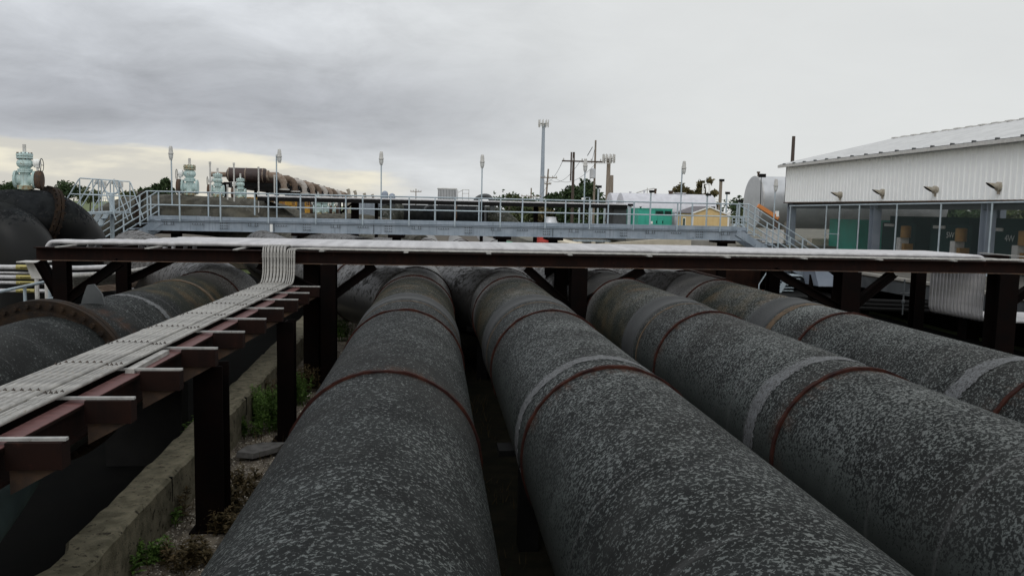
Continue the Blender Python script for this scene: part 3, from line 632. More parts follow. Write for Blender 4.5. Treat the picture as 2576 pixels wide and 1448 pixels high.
# floodlight stand by the left stairs
q = P(282, 560, 29.5)
o = thing('floodlight_post', (q.x, q.y, -2), 'grey post by the left stairs with a curved arm holding two floodlights', 'floodlight')
MB().tube([(q.x, q.y, -2.6), (q.x, q.y, P(282, 487, 29.5).z)], .07, 12).build('pole', M_rail, o)
top = P(282, 487, 29.5); ar = [P(x, y, 29.5) for x, y in ((262, 470), (264, 480), (272, 486), (282, 487), (292, 486), (300, 478), (301, 462))]
MB().tube(smooth_path(ar, 4), .035, 8).build('arm', M_rail, o)
for x, y in ((258, 464), (300, 464)):
    c = P(x, y, 29.45); MB().box((c.x-.14, c.y-.12, c.z-.10), (c.x+.12, c.y+.1, c.z+.10), .4).lathe(c+V(-.1, 0, .05), (-1, 0, .5), [(0, .05), (.12, .11)], 10).build('floodlight', M_lampg, o)

# ------------------------------------------------------------------ goosenecks with air valves on the left
def hump(name, pts, label, m, fl=None, Rr=R):
    o = thing(name, pts[0], label, 'pipe bend', 'gooseneck pipe bends')
    MB().tube(smooth_path(pts, 9), Rr, 48).build('body', m, o)
    if fl is not None:
        p, d = Vector(fl[0]), Vector(fl[1])
        f = MB().lathe(p, d, [(-.09, Rr-.03), (-.09, Rr+.16), (-.012, Rr+.16), (-.012, Rr+.1), (.012, Rr+.1), (.012, Rr+.16), (.09, Rr+.16), (.09, Rr-.03)], 48).build('flange', M_flange, o)
        d.normalize(); a = Vector((0, 0, 1)); u = (a-d*a.dot(d)).normalized(); w_ = d.cross(u)
        b = MB()
        for k in range(28):
            an = 2*pi*k/28; b.lathe(p+(u*cos(an)+w_*sin(an))*(Rr+.13)-d*.13, d, [(0, .03), (.26, .03)], 6)
        b.build('bolt_row', M_flange, f)
    return o
h1p = [P(-70, 549, 24.2), P(0, 547, 24.1), P(60, 545, 24.05), P(108, 548, 24.2), P(146, 562, 24.5), P(176, 586, 24.8), P(200, 622, 25.0), P(213, 670, 25.2), P(220, 760, 25.4)]
h1 = hump('gooseneck_pipe', h1p, 'dark bent pipe with a rusty flange ring under the nearest teal valve', M_humpd, (P(112, 549, 24.2), P(128, 554, 24.35)-P(96, 546, 24.1)))
MB().tube(smooth_path([P(-45, 572, 23.6), P(0, 578, 23.2), P(36, 598, 22.9), P(60, 630, 22.75), P(68, 672, 22.7), P(69, 730, 22.7), P(69, 830, 22.7)], 8), R*.98, 48).build('leg', M_humpd, h1)
hump('gooseneck_pipe', [(-6.0, 30.2, -2.1), (-6.5, 31.4, -1.9), (-7.0, 32.2, -1.3), (-8.0, 32.8, -.72), (-9.4, 33, -.55), (-10.8, 33, -.55), (-12.2, 33, -.8), (-13.6, 33, -1.8)],
     'mossy bent pipe under the teal valve with the orange rusted top flange', M_hump, ((-11.2, 33, -.57), (1, 0, .03)))
hump('gooseneck_pipe', [(-5.4, 34, -2.2), (-6.4, 38.8, -1.9), (-7.2, 40.6, -1.3), (-8.4, 41.7, -.68), (-10.2, 42, -.55), (-12, 42, -.55), (-14, 42, -.9), (-16, 42, -2)],
     'mossy bent pipe under the middle teal valve of the three behind the footbridge', M_hump, ((-12.3, 42, -.57), (1, 0, .03)))
hump('gooseneck_pipe', [(-5.0, 38, -2.3), (-6.2, 43.5, -1.9), (-7.3, 45.9, -1.3), (-8.9, 46.8, -.75), (-10.9, 47, -.62), (-13, 47, -.62), (-15, 47, -1)],
     'mossy bent pipe under the smallest teal valve behind the footbridge', M_hump)
for i, (xq, yy) in enumerate(((795, 50), (845, 55), (905, 60))):
    c = P(xq, 538, yy); s_ = yy/50
    hump('gooseneck_pipe', [(c.x+4.6, yy-8, -2.6), (c.x+3.4, yy-4, -2.4), (c.x+2.6, yy-1.2, -1.9), (c.x+1.5, yy-.3, c.z-R-.2), (c.x, yy, c.z-R), (c.x-2.2, yy, c.z-R), (c.x-4, yy, c.z-R-.4), (c.x-5.5, yy, c.z-R-1.5)],
         ['low mossy bent pipe behind the footbridge, left of the dark horizontal pipe', 'low mossy bent pipe partly behind the leftmost low one', 'low mossy bent pipe nearest the grey sheet fence'][i], M_hump)
# air valve: local origin at the foot
def valve(loc, label, side=1, rusty=False, sx_=.57, sz_=.93):
    x, y, z = loc
    o = thing('air_valve', loc, label, 'valve', 'teal air valves on the pipe bends')
    MB().lathe((x, y, z-.12), (0, 0, 1), [(0, .27), (.14, .27), (.15, .40), (.21, .40), (.215, .37), (.225, .40), (.28, .40), (.285, .26)], 28).build('foot_flange', M_tealrust, o)
    bd = MB().lathe((x, y, z+.16), (0, 0, 1), [(0, .25), (.06, .235), (.36, .24), (.43, .26), (.435, .36), (.49, .36), (.495, .33), (.505, .36), (.56, .36), (.565, .25), (.60, .27), (.66, .37), (.74, .40), (.82, .37), (.88, .28), (.92, .27)], 28)
    bd.tube([(x-.42, y, z+.36), (x+.42, y, z+.36)], .17, 20)
    for s_ in (-1, 1): bd.lathe((x+s_*.42, y, z+.36), (s_, 0, 0), [(0, .18), (.005, .30), (.055, .30), (.06, .27), (.07, .30), (.115, .30), (.12, .0)], 24)
    bd.build('body', M_teal, o)
    tf = MB().lathe((x, y, z+1.07), (0, 0, 1), [(0, .28), (.005, .39), (.06, .39), (.065, .35), (.08, .35), (.085, .40), (.16, .40), (.18, .30), (.22, .12)], 28)
    tfo = tf.build('top_flange', M_tealrust if rusty else M_teal, o)
    b = MB()
    for k in range(12): a_ = k*pi/6; b.lathe((x+cos(a_)*.35, y+sin(a_)*.35, z+1.04), (0, 0, 1), [(0, .025), (.24, .025)], 6)
    b.build('bolt_row', M_rustbrown, tfo)
    MB().box((x-.08, y-.03, z+1.25), (x+.08, y+.03, z+1.55)).build('stem_plate', M_lampg, o)
    sx = x+side*.62
    MB().lathe((sx-side*.06, y, z+.36), (side, 0, 0), [(0, .2), (.01, .30), (.1, .32), (.24, .32), (.26, .29), (.30, .29), (.31, .26)], 24).build('butterfly_valve', M_rustbrown, o)
    ac = MB().lathe((sx+side*.02, y, z+.66), (0, 0, 1), [(0, .06), (.1, .06), (.11, .13), (.16, .14)], 14)
    ac.lathe((sx-side*.2, y, z+.92), (side, 0, 0), [(0, .08), (.05, .14), (.25, .15), (.34, .1), (.36, .06)], 16)
    aco = ac.build('gearbox', M_white, o)
    hw = MB(); c = V(sx+side*.22, y-.02, z+.86)
    hw.tube([c+V(side*.10*abs(sin(a_))*.0+.02*side, cos(a_)*.22, sin(a_)*.22) for a_ in [2*pi*k/20 for k in range(21)]], .018, 6)
    for k in range(3): a_ = k*2*pi/3; hw.tube([c, c+V(.02*side, cos(a_)*.22, sin(a_)*.22)], .012, 5)
    hw.build('handwheel', M_dark, aco)
    o.scale = (sx_, sx_, sz_); return o
c = P(65, 478, 24); valve((c.x, 24, .20), 'teal air valve on the dark bent pipe at the far left', 1, False, .52, .81)
v2 = P(478, 492, 33); valve((v2.x, 33, .20), 'teal air valve with orange rusted top flange behind the footbridge', -1, True)
v3 = P(548, 497, 42); valve((v3.x, 42, .20), 'teal air valve in the middle of the three behind the footbridge', -1)
v4 = P(605, 499, 47); valve((v4.x, 47, .13), 'smaller-looking teal air valve just left of the big brown silencer', -1)
for xq, yq, yy, lb in ((800, 538, 53, 'leftmost of the three low teal valves under the dark far rack'), (817, 538, 57, 'middle one of the three low teal valves under the dark far rack'), (834, 538, 60, 'rightmost of the three low teal valves under the dark far rack')):
    c = P(xq, yq, yy); valve((c.x, yy, c.z-.05), lb, -1 if xq < 810 else 1, xq == 817)
# cross-over stairs with looped rails
def crossover(qx, qy, Y, label):
    c = P(qx, qy, Y); x, y, z = c.x, Y, c.z
    o = thing('crossover_platform', (x, y, z-2), label, 'access steps', 'crossover platforms on the left')
    MB().box((x-.35, y-.5, z-1.12), (x+.35, y+.5, z-1.05)).build('platform', M_rail, o)
    for yy in (y-.5, y+.5):
        MB().tube([(x-1.1, yy, z-1.3), (x-.35, yy, z-.05), (x-.30, yy, z), (x+.32, yy, z-.03), (x+.36, yy, z-.08), (x+.75, yy, z-1.3)], .02, 8).tube([(x-.32, yy, z), (x-.32, yy, z-1.1)], .02, 8).tube([(x+.33, yy, z-.03), (x+.33, yy, z-1.1)], .02, 8).tube([(x-.62, yy, z-.5), (x+.5, yy, z-.53)], .016, 8).build('handrail', M_rail, o)
    for s_ in (-.32, .32): MB().bar((x-.35, y+s_, z-1.1), (x-1.35, y+s_, z-2.6), .04, .16).build('stringer', M_rail, o)
    for k in range(6): MB().box((x-.55-k*.17, y-.32, z-1.33-k*.25), (x-.35-k*.17, y+.32, z-1.30-k*.25)).build('tread', M_rail, o)
crossover(243, 450, 27.5, 'grey crossover steps with looped handrails, left of the pair beside the dark pipe bend')
crossover(287, 453, 29.0, 'grey crossover steps with looped handrails, right of the pair beside the dark pipe bend')

# ------------------------------------------------------------------ pipes and rails low on the left
q0 = PZ(80, 700, -2.05)
for i, yy in enumerate((672, 686, 697, 711, 731)):
    c = P(70, yy, 20.5); r_ = (.055, .024, .048, .038, .045)[i]
    o = thing('service_pipe', (c.x, 20.5, c.z), ['topmost', 'thin second', 'middle', 'fourth', 'lowest'][i]+' of the white service pipes at the left edge below the dark pipe bend', 'service pipe', 'white service pipes with yellow labels')
    MB().tube([(-16, 20.5, c.z), (-8.6, 20.6, c.z-.01), (-7.2, 21.3, c.z+.02), (-6.3, 22.0, c.z+.04)], r_, 10).build('tube', M_galv, o)
    if i != 1:
        a = P(42, yy, 20.5).x; lb = MB().lathe((a, 20.5, c.z), (1, 0, 0), [(0, r_), (0, r_+.004), (.42, r_+.004), (.42, r_)], 12).build('yellow_label', M_label, o)
        ch = MB()
        for k in range(8):
            ch.box((a+.10+k*.03, 20.5-r_-.009, c.z-.016), (a+.10+k*.03+.017, 20.5-r_-.004, c.z+.012))
        ch.box((a+.02, 20.5-r_-.009, c.z-.004), (a+.07, 20.5-r_-.004, c.z+.004)); ch.build('lettering', M_black, lb)
for i in range(14):
    yq = 652+i*3.6; Yq = 19.6+i*.07
    a_, b_ = P(300, yq+34-i*.4, Yq), P(498-(0 if i < 9 else (i-8)*14), yq+4, Yq+1.2); c_ = P(180, yq+42, Yq-.1); r_ = .05 if i < 5 else (.034 if i < 8 else .02)
    o = MB().tube([c_, a_, b_], r_, 8).build('bundle_pipe', M_galvold if i < 8 else M_cream)
    tag(o, 'pale pipe in the upper slanting bundle behind the left end of the cross rack' if i < 8 else 'thin rust-stained pipe low in the slanting bundle behind the cross rack', 'pipe', 'slanting pipe bundle')
for i in range(3):
    x = P((300, 420, 240)[i], 690, 21.2).x
    o = MB().box((x-.07, 21.3, -3.95), (x+.07, 21.44, P(300, 655, 21.3).z)).build('pipe_support', M_post); tag(o, ['middle', 'right', 'left'][i]+' dark post behind the slanting pipe bundle', 'post')
t = thing('handrail', (-9, 14.2, -2.5), 'pale green two-bar handrail in front of the white service pipes', 'handrail')
h1 = [P(-40, 742, 14.5), P(135, 704, 16.5)]; h2 = [P(-40, 792, 14.5), P(160, 743, 16.5)]
MB().tube(h1, .028, 8).tube(h2, .028, 8).build('rail', M_rail, t)
for f in (.05, .55, .93): a = h1[0].lerp(h1[1], f); MB().tube([a, a+V(0, 0, -1.2)], .03, 8).build('rail_post', M_rail, t)
o = thing('junction_stand', (-7.6, 17, -2.5), 'grey pipe stand with a flat plate top under the left end of the cross rack', 'stand')
a = P(88, 665, 18); MB().box((a.x-.28, 17.8, a.z+.05), (a.x+.3, 18.2, a.z+.07)).prism([(a.x-.2, 18, a.z+.05), (a.x+.2, 18, a.z+.05), (a.x+.12, 18, a.z-.3), (a.x-.08, 18, a.z-.3)], (0, .02, 0)).build('plate', M_lampg, o)
for dx_ in (-.0, .2): MB().tube([(a.x+dx_, 18.05, a.z+.05), (a.x+dx_, 18.05, -3.6)], .045, 8).build('leg', M_lampg, o)

# ------------------------------------------------------------------ exhaust silencers in a row
t0_ = None
steel = thing('silencer_frame', (-10, 70, 0), 'black steel frame carrying the row of silencers and exhaust elbows', 'steel frame')
for k in range(12):
    f = k/11; Y = 48+f*48; x = -9.55-f*1.1; z = 1.52-f*.42
    o = thing('exhaust_silencer', (x, Y, z), 'cream-wrapped exhaust elbow with brown silencer in the receding row' if k else 'big brown silencer with pale bands at the near end of the exhaust row', 'silencer', 'exhaust silencers in a row')
    MB().lathe((x-2.25, Y, z), (1, 0, 0), [(0, .12), (.03, .25), (.12, .38), (.16, .40), (2.14, .40), (2.18, .38), (2.25, .28)], 28).build('shell', M_sil, o)
    for dx_ in (.14, 1.07, 2.02): MB().sleeve((x-2.25+dx_, Y, z), (1, 0, 0), .39, .412, .05, 28).build('band', M_cream, o)
    MB().tube([(x-3.1, Y, z), (x-2.2, Y, z)], .14, 14).build('inlet_pipe', M_cream, o)
    MB().tube([(x-.02, Y, z), (x+.10, Y, z)], .30, 18).tube(smooth_path([(x+.1, Y, z), (x+.4, Y, z), (x+.72, Y, z-.1), (x+.92, Y, z-.38), (x+.95, Y, z-.75)], 5), .20, 18).build('elbow', (M_cream, M_creamd, M_cream2)[k % 3], o)
    MB().lathe((x+.95, Y, z-.80), (0, 0, 1), [(0, .3), (.06, .3), (.07, .24)], 18).build('outlet_flange', M_lampg, o)
    MB().box((x-2.4, Y-.1, z-.62), (x+1.2, Y+.1, z-.42)).build('cross_beam', M_black, steel)
    for dx_ in (-2.3, .55): MB().box((x+dx_-.09, Y-.09, -2.2), (x+dx_+.09, Y+.09, z-.62)).build('post', M_black, steel)
MB().bar((-9.0, 47, .95), (-10.1, 97, .50), .12, .22).build('edge_beam', M_black, steel)
MB().bar((-11.9, 47, .95), (-13.0, 97, .50), .12, .22).build('edge_beam', M_black, steel)
# engines below the silencers
for k in range(5):
    Y = 49.5+k*6.5; x = -9.8+.25-k*.22
    o = thing('yellow_engine', (x, Y, -2), ['yellow engine under the big brown silencer', 'second yellow engine under the exhaust row', 'third yellow engine under the exhaust row', 'fourth yellow engine under the exhaust row', 'farthest yellow engine under the exhaust row'][k], 'engine', 'yellow engines under the exhaust row')
    MB().box((x-1.6, Y-.6, -1.4), (x+1.5, Y+.6, -.15)).build('block', M_yellow, o)
    e = MB()
    for j in range(5): e.box((x-1.4+j*.58, Y-.66, -.15), (x-1.1+j*.58, Y+.5, .28))
    e.build('cylinder_head', M_yellow, o)
    MB().box((x-1.7, Y-.75, -1.6), (x+1.6, Y+.7, -1.4)).build('skid', M_black, o)
    MB().box((x+1.55, Y-.7, -1.3), (x+1.75, Y+.7, .35)).build('radiator', M_dark, o)
for i, (xq, Yq) in enumerate(((508, 34.6), (588, 38), (650, 41), (690, 43.5), (572, 36.2))):
    yt = (405, 415, 425, 445, 470)[i] + (8 if i == 0 else 0)
    c = P(xq+ (20 if i == 0 else 0), yt, Yq); o = MB().tube([(c.x, Yq, -1.5), (c.x, Yq, c.z)], .035, 8).lathe((c.x, Yq, c.z), (0, 0, 1), [(0, .05), (.1, .05)], 8).build('vent_pipe', M_lampg)
    tag(o, ['thin upright vent pipe between the two nearer teal valves', 'thin upright vent pipe right of the middle teal valve', 'thin upright vent pipe in front of the brown silencer', 'thin pale upright pipe right of the brown silencer', 'short thin pipe low between the teal valves'][i], 'pipe')

# ------------------------------------------------------------------ far rack behind the footbridge
t = thing('far_rack', (0, 40, -1), 'dark covered cable rack on black posts running behind the footbridge', 'cable rack')
xl, xr_ = -8.4, 9.5
MB().box((xl, 39.9, .06), (xr_, 42.2, .24)).build('deck', M_black, t)
MB().tube([(xl, 39.95, .285), (xr_-.05, 39.95, .255)], .045, 8).tube([(xl, 40.2, .285), (xr_-.05, 40.2, .255)], .045, 8).build('edge_conduit', M_galv, t)
MB().box((xl+.1, 40.3, .24), (xr_-.1, 42.1, .265)).build('cover', M_galv, t)
for x, wd in ((-3.89, .36), (-2.85, .16), (2.3, .16), (5.0, .2)): MB().box((x-wd/2, 40.4, -3.6), (x+wd/2, 40.4+wd, .12)).build('post', M_post, t)
MB().bar((-4.6, 40.6, -.45), (-3.95, 40.6, .1), .1, .1).build('brace', M_post, t)
c = P(1561, 545, 40); MB().box((c.x-.34, 40.1, -1.5), (c.x+.32, 42, .12)).build('end_block', M_dark, t)

# ------------------------------------------------------------------ dark horizontal pipe on the far bank, vents, boxes
t = thing('header_pipe', (0, 72, -2), 'dark mossy horizontal pipe with bent-down ends behind the footbridge', 'steel pipe')
ya = 72; a = P(985, 537, ya); b = P(1225, 541, ya); rr = .80
MB().tube([(a.x+.2, ya, a.z), (b.x, ya, a.z)], rr, 40).build('body', M_humpd, t)
MB().tube(smooth_path([(b.x-.2, ya, a.z), (b.x+.5, ya, a.z), (b.x+1.4, ya-.4, a.z-.35), (b.x+2.3, ya-.9, a.z-1.2), (b.x+2.7, ya-1.2, a.z-2.2)], 6), rr, 32).build('elbow', M_farpipe, t)
MB().tube(smooth_path([(a.x+.6, ya, a.z), (a.x, ya-.6, a.z+.02), (a.x-.35, ya-1.6, a.z-.3), (a.x-.4, ya-2.0, a.z-1.4), (a.x-.4, ya-2.1, a.z-2.2)], 6), rr*1.15, 32).build('elbow', M_farpipe, t)
x = P(1145, 540, ya).x; MB().sleeve((x, ya, a.z), (1, 0, 0), rr, rr+.03, .12, 32).build('rust_band', M_rustbrown, t)
for xq, yq, lb in ((968, 480, 'taller of the two dark domed vents on the header pipe'), (986, 486, 'shorter of the two dark domed vents on the header pipe')):
    c = P(xq, yq, 70.5); o = thing('domed_vent', (c.x, 70.5, 0), lb, 'vent', 'vents on the header pipe')
    MB().lathe((c.x, 70.5, a.z+.55), (0, 0, 1), [(0, .24), (.4, .24)], 18).build('neck', M_dark, o)
    MB().lathe((c.x, 70.5, a.z+.85), (0, 0, 1), [(0, .30), (.06, .36), (.12, .30)], 18).build('flange', M_tealrust, o)
    h = c.z-(a.z+.95); MB().lathe((c.x, 70.5, a.z+.95), (0, 0, 1), [(0, .28), (h-.25, .28), (h-.1, .22), (h-.02, .1), (h, .01)], 18).build('dome', M_steelblue, o)
for xq, yq, lb, sc_ in ((1222, 489, 'larger dark gooseneck vent near the right end of the header pipe', 1.0), (1085, 515, 'small dark hooked vent above the header pipe', .6), (1213, 517, 'small valve on the header pipe by the large vent', .5)):
    c = P(xq, yq, 71); o = MB().tube(smooth_path([(c.x-.95*sc_, 71, c.z-.9*sc_), (c.x-.8*sc_, 71, c.z-.45*sc_), (c.x-.3*sc_, 71, c.z-.18*sc_), (c.x+.2*sc_, 71, c.z-.2*sc_), (c.x+.5*sc_, 71, c.z-.55*sc_), (c.x+.55*sc_, 71, c.z-1.4)], 5), .22*sc_, 14).build('gooseneck_vent', M_dark)
    tag(o, lb, 'vent')
c0, c1 = P(1101, 475, 84), P(1148, 493, 84)
o = thing('equipment_box', (c0.x, 84, -2), 'square grey ribbed equipment box standing behind the header pipe', 'equipment box')
MB().box((c0.x, 83, -2), (c1.x, 86, c0.z)).build('casing', M_tankg, o)
rb = MB()
for k in range(12): rb.box((c0.x+.08+k*.155, 82.97, -1.9), (c0.x+.12+k*.155, 83.0, c0.z-.08))
rb.build('rib', M_dark, o); MB().box((c0.x-.05, 82.9, c0.z), (c1.x+.05, 86.1, c0.z+.08)).build('lid', M_white, o)
o = thing('railing_frame', (c1.x+.5, 84, 0), 'open grey guard frame right of the square equipment box', 'guard frame')
fr = MB()
for xx in (1151, 1163, 1179): a_ = P(xx, 477, 84); fr.box((a_.x-.03, 83.9, -1), (a_.x+.03, 83.96, a_.z))
for yy in (477, 486): a_, b_ = P(1163, yy, 84), P(1179, yy, 84); fr.box((a_.x, 83.9, a_.z-.05), (b_.x, 83.96, a_.z))
a_, b_ = P(1151, 485, 82), P(1163, 478, 84); fr.bar(a_, b_, .05, .05); fr.build('frame', M_lampg, o)
for xq, yq, lb in ((1050, 523, 'low dark louvred box on the header pipe platform, left'), (1165, 523, 'long low dark louvred box on the header pipe platform, right')):
    c = P(xq, yq, 78); wd = 1.0 if xq < 1100 else 1.7
    o = MB().box((c.x-wd, 77.5, c.z-.9), (c.x+wd, 79, c.z+.18)); oo = o.build('louvre_box', M_dark); tag(oo, lb, 'equipment box')
# sheet fence on the left of the header pipe
t = thing('sheet_fence', (-7, 70, -2), 'grey ribbed sheet fence with small stacks behind the far rack', 'fence')
fs = MB(); pa = P(905, 515, 60); pb = P(1000, 530, 88)
for k in range(48):
    f = k/47; c = pa.lerp(pb, f); h = .15-.0*f
    fs.box((c.x-.12, c.y-.25, -3.4), (c.x+(.1 if k % 2 else .04), c.y+.25, h+rng.uniform(-.05, .05)))
fs.build('panel', M_mono, t)
for k, (xq, yq) in enumerate(((876, 476), (893, 480), (917, 486), (937, 489))):
    c = P(xq+ (1410-1384 if False else 0), yq, 74+k*6)
    o = MB().tube([(c.x+.05, c.y, -1), (c.x+.05, c.y, c.z-.25), (c.x-.06, c.y, c.z)], [.14, .14, .17], 10).build('exhaust_stack', M_vent)
    tag(o, ['nearest', 'second', 'third', 'farthest'][k]+' small upright exhaust stack in the row above the far rack', 'exhaust stack', 'small exhaust stacks')

# ------------------------------------------------------------------ raised yard on the right
struct(MB().box((4.9, 42, -3.9), (90, 200, -1.72)).build('raised_yard', M_yard))
struct(MB().box((-60, 49, -3.9), (4.9, 200, -2.3)).build('far_bank', M_bark))
t = thing('dock_slab', (15, 30, -2), 'grey concrete dock slab under the white shed', 'dock')
MB().box((14.6, 8, -2.40), (46, 50, -2.02)).build('deck', M_dock, t)
MB().box((14.5, 8, -2.02), (14.66, 50, -1.94)).build('kerb', M_conc2, t)
MB().box((14.56, 8, -2.46), (14.6, 50, -2.08)).build('face_shade', M_dark, t)  # thin dark strip: shade on the dock's front face, put into colour
for y in (10, 16, 22, 28, 34, 40): MB().box((15.2, y-.2, -3.95), (15.6, y+.2, -2.55)).build('pile', M_post, t)
MB().box((18, 8, -3.95), (18.4, 50, -2.55)).build('back_wall', M_mud, t)
c = PX(1380, 608, 5.0)
def wallstrip(name, label, x0, x1, Y, ytop, ybot, m, th=.4, cat='wall'):
    a, b = P(x0, ytop[0], Y), P(x1, ytop[1], Y); lo = min(P(x0, ybot, Y).z, P(x1, ybot, Y).z)
    o = MB().prism([(a.x, Y, lo), (b.x, Y, lo), (b.x, Y, b.z), (a.x, Y, a.z)], (0, th, 0)).build(name, m); return tag(o, label, cat)
wallstrip('concrete_wall', 'long pale concrete wall seen below the footbridge girder', 1420, 1740, 41.6, (598, 602), 660, M_conc2)
wallstrip('concrete_wall', 'grey concrete end block by the foot of the right stairs', 1733, 1852, 38.5, (604, 606), 660, M_conc2, 3)
o = MB().bar(P(1400, 603, 37), P(1505, 626, 35.5), .9, .08).build('timber_walkway', M_timber); tag(o, 'pale plank path sloping down right of the red barrel', 'plank path')
o = MB().bar(P(1505, 625, 35.4), P(1735, 607, 38), .16, .42).build('timber_beam', M_timber); tag(o, 'long pale timber beam in front of the concrete wall', 'beam')
o = MB().box((9.2, 35.4, -3.9), (9.35, 41, -1.95)).box((9.35, 35.3, -3.9), (14.6, 35.45, -2.1)).build('sheet_pile_wall', M_pile); tag(o, 'dark rusty sheet pile wall behind the rightmost pipe', 'wall')
o = MB().box((7.6, 21, -3.9), (7.75, 35.3, -1.75))
for k in range(18): o.box((7.5, 26+k*.52, -3.9), (7.61, 26.26+k*.52, -1.75))
tag(o.build('sheet_pile_wall', M_pile), 'dark rusty corrugated sheet piling along the rightmost pipe, beyond the cross rack', 'wall')
# pallet of galvanised pieces on the wall
c = P(1490, 600, 41); o = thing('pallet_stack', (c.x, 41, c.z), 'stack of grey steel channels on timber bearers under the footbridge', 'steel stack')
for k in range(4): MB().box((c.x-1.0, 40.8+k*.12, c.z-.15-k*.0), (c.x+.9, 40.9+k*.12, c.z-.07)).build('channel', M_rail, o)
for dx_ in (-.8, -.1, .6): MB().box((c.x+dx_, 40.7, c.z-.32), (c.x+dx_+.2, 41.4, c.z-.15)).build('bearer', M_timber, o)
c = P(1365, 605, 38.5); o = thing('red_barrel', (c.x, 38.5, c.z-.6), 'red steel barrel between the two dark piers below the footbridge', 'barrel')
MB().lathe((c.x, 38.5, c.z-.65), (0, 0, 1), [(0, .26), (.02, .29), (.28, .28), (.30, .295), (.33, .28), (.58, .28), (.60, .295), (.63, .28), (.86, .29), (.88, .27)], 24).build('body', M_red, o)
MB().lathe((c.x, 38.5, c.z+.23), (0, 0, 1), [(0, .25), (.012, .25)], 24).build('lid', M_rustbrown, o)

# ------------------------------------------------------------------ white storage tanks, green and yellow sheds
def htank(name, x0, x1, Y, z, r_, m, label, cat='storage tank', head=.14, feet=True, ax=(1, 0, 0)):
    o = thing(name, (x0, Y, z-r_), label, cat); ln = x1-x0
    MB().lathe((x0, Y, z), ax, [(-head, .01), (-head*.95, r_*.5), (-head*.6, r_*.85), (0, r_), (ln, r_), (ln+head*.6, r_*.85), (ln+head*.95, r_*.5), (ln+head, .01)], 56).build('shell', m, o)
    if feet:
        for f in (.15, .5, .85): MB().box((x0+ln*f-.15, Y-r_*.7, z-r_-.4), (x0+ln*f+.15, Y+r_*.7, z-r_*.7)).build('cradle', M_conc2, o)
    return o
a, b = P(1560, 485, 74), P(1788, 490, 74); zt = a.z; rk = 1.75
o = htank('storage_tank', a.x, b.x, 74, zt-rk, rk, M_tank, 'long white horizontal storage tank behind the green generator enclosures')
for xq, wd, h in ((1585, .12, .18), (1687, .25, .35), (1712, .5, .18), (1648, .12, .5), (1620, .1, .35)):
    c = P(xq, 486, 74); MB().lathe((c.x, 74, zt-.05), (0, 0, 1), [(0, wd*.8), (h*.6, wd*.8), (h*.62, wd), (h, wd)], 12).build('hatch', M_rustbrown if xq in (1687, 1648) else M_tank, o)
MB().tube([(P(1600, 483, 74).x, 74, zt+.02), (P(1628, 476, 74).x, 74, zt+.35), (P(1645, 473, 74).x, 74, zt+.48)], .05, 6).tube([(P(1628, 476, 74).x, 74, zt-.1), (P(1628, 470, 74).x, 74, zt+.5)], .04, 6).build('vent_arm', M_lampg, o)
c = P(1777, 478, 74); MB().tube([(c.x-.35, 74, zt+.1), (c.x-.35, 74, zt+1.0), (c.x+.25, 74, zt+1.0), (c.x+.25, 74, zt-.1)], .09, 8).build('vent_loop', M_white, o)
a = P(1523, 487, 80); htank('storage_tank', a.x+.4, a.x+8, 80, zt-rk+.1, rk, M_tank, 'white horizontal storage tank half hidden behind the left end of the long white one')
a = P(1897, 443, 48); rk = 1.55
o = htank('fuel_tank', a.x, a.x+11.5, 48, a.z-rk, rk, M_tankg, 'big silver horizontal tank partly behind the white shed', head=.02)
MB().lathe((a.x+.02, 48, a.z-rk), (1, 0, 0), [(0, rk+.002), (0, rk+.012), (.04, rk+.012), (.04, rk+.002)], 56).build('rim', M_lampg, o)
for xq in (1907, 1982): c = P(xq, 440, 48); MB().lathe((c.x, 48, a.z-.03), (0, 0, 1), [(0, .06), (.2, .06), (.21, .1), (.3, .1)], 10).build('vent_cap', M_rustbrown, o)
MB().box((a.x-.2, 46.6, a.z-.12), (a.x+.15, 46.9, a.z+.08)).build('floodlight', M_black, o)
MB().tube([(a.x-.1, 46.7, a.z), (a.x-.1, 46.6, a.z-2.6)], .02, 6).build('cable', M_black, o)
def slatbox(o, x0, x1, y0, y1, z0, z1, m, name='casing'):
    return MB().box((x0, y0, z0), (x1, y1, z1)).build(name, m, o)
a, b = P(1606, 525, 60), P(1689, 570, 60)
o = thing('generator_enclosure', (a.x, 60, -1.7), 'bright green generator enclosure with two dark louvres, beside the tan shed', 'generator enclosure')
slatbox(o, a.x, b.x, 60, 62.4, -1.72, a.z, M_green)
MB().box((a.x-.03, 59.95, a.z), (b.x+.03, 62.45, a.z+.05)).build('roof', M_green, o)
l0 = P(1648, 530, 60); l1 = P(1688, 540, 60)
for x0_, x1_ in ((l0.x, l0.x+.62), (l0.x+.7, l1.x)):
    lv = MB().box((x0_, 59.96, l1.z), (x1_, 60.0, l0.z)).build('louvre', M_dgreen, o)
    sl_ = MB()
    for k in range(5): zz = l1.z+(l0.z-l1.z)*(k+.5)/5; sl_.box((x0_+.02, 59.93, zz-.015), (x1_-.02, 59.96, zz+.015))
    sl_.build('slat', M_black, lv)
for k in range(3):
    d = MB().box((a.x+.55+k*.47, 59.97, -1.6), (a.x+.98+k*.47, 60.0, l1.z-.12)).build('door', M_green, o)
    MB().box((a.x+.9+k*.47, 59.94, -.95), (a.x+.95+k*.47, 59.97, -.75)).build('handle', M_black, d)
MB().box((a.x+.95, 59.945, -1.0), (a.x+1.1, 59.965, -.8)).build('notice', M_white, o)
a2, b2 = P(1579, 524, 62), P(1601, 570, 62)
o = thing('generator_enclosure', (a2.x, 62, -1.7), 'dark green enclosure with small exhaust caps, just right of the black rack end', 'generator enclosure')
slatbox(o, a2.x, b2.x+.2, 62, 64, -1.72, a2.z, M_dgreen)
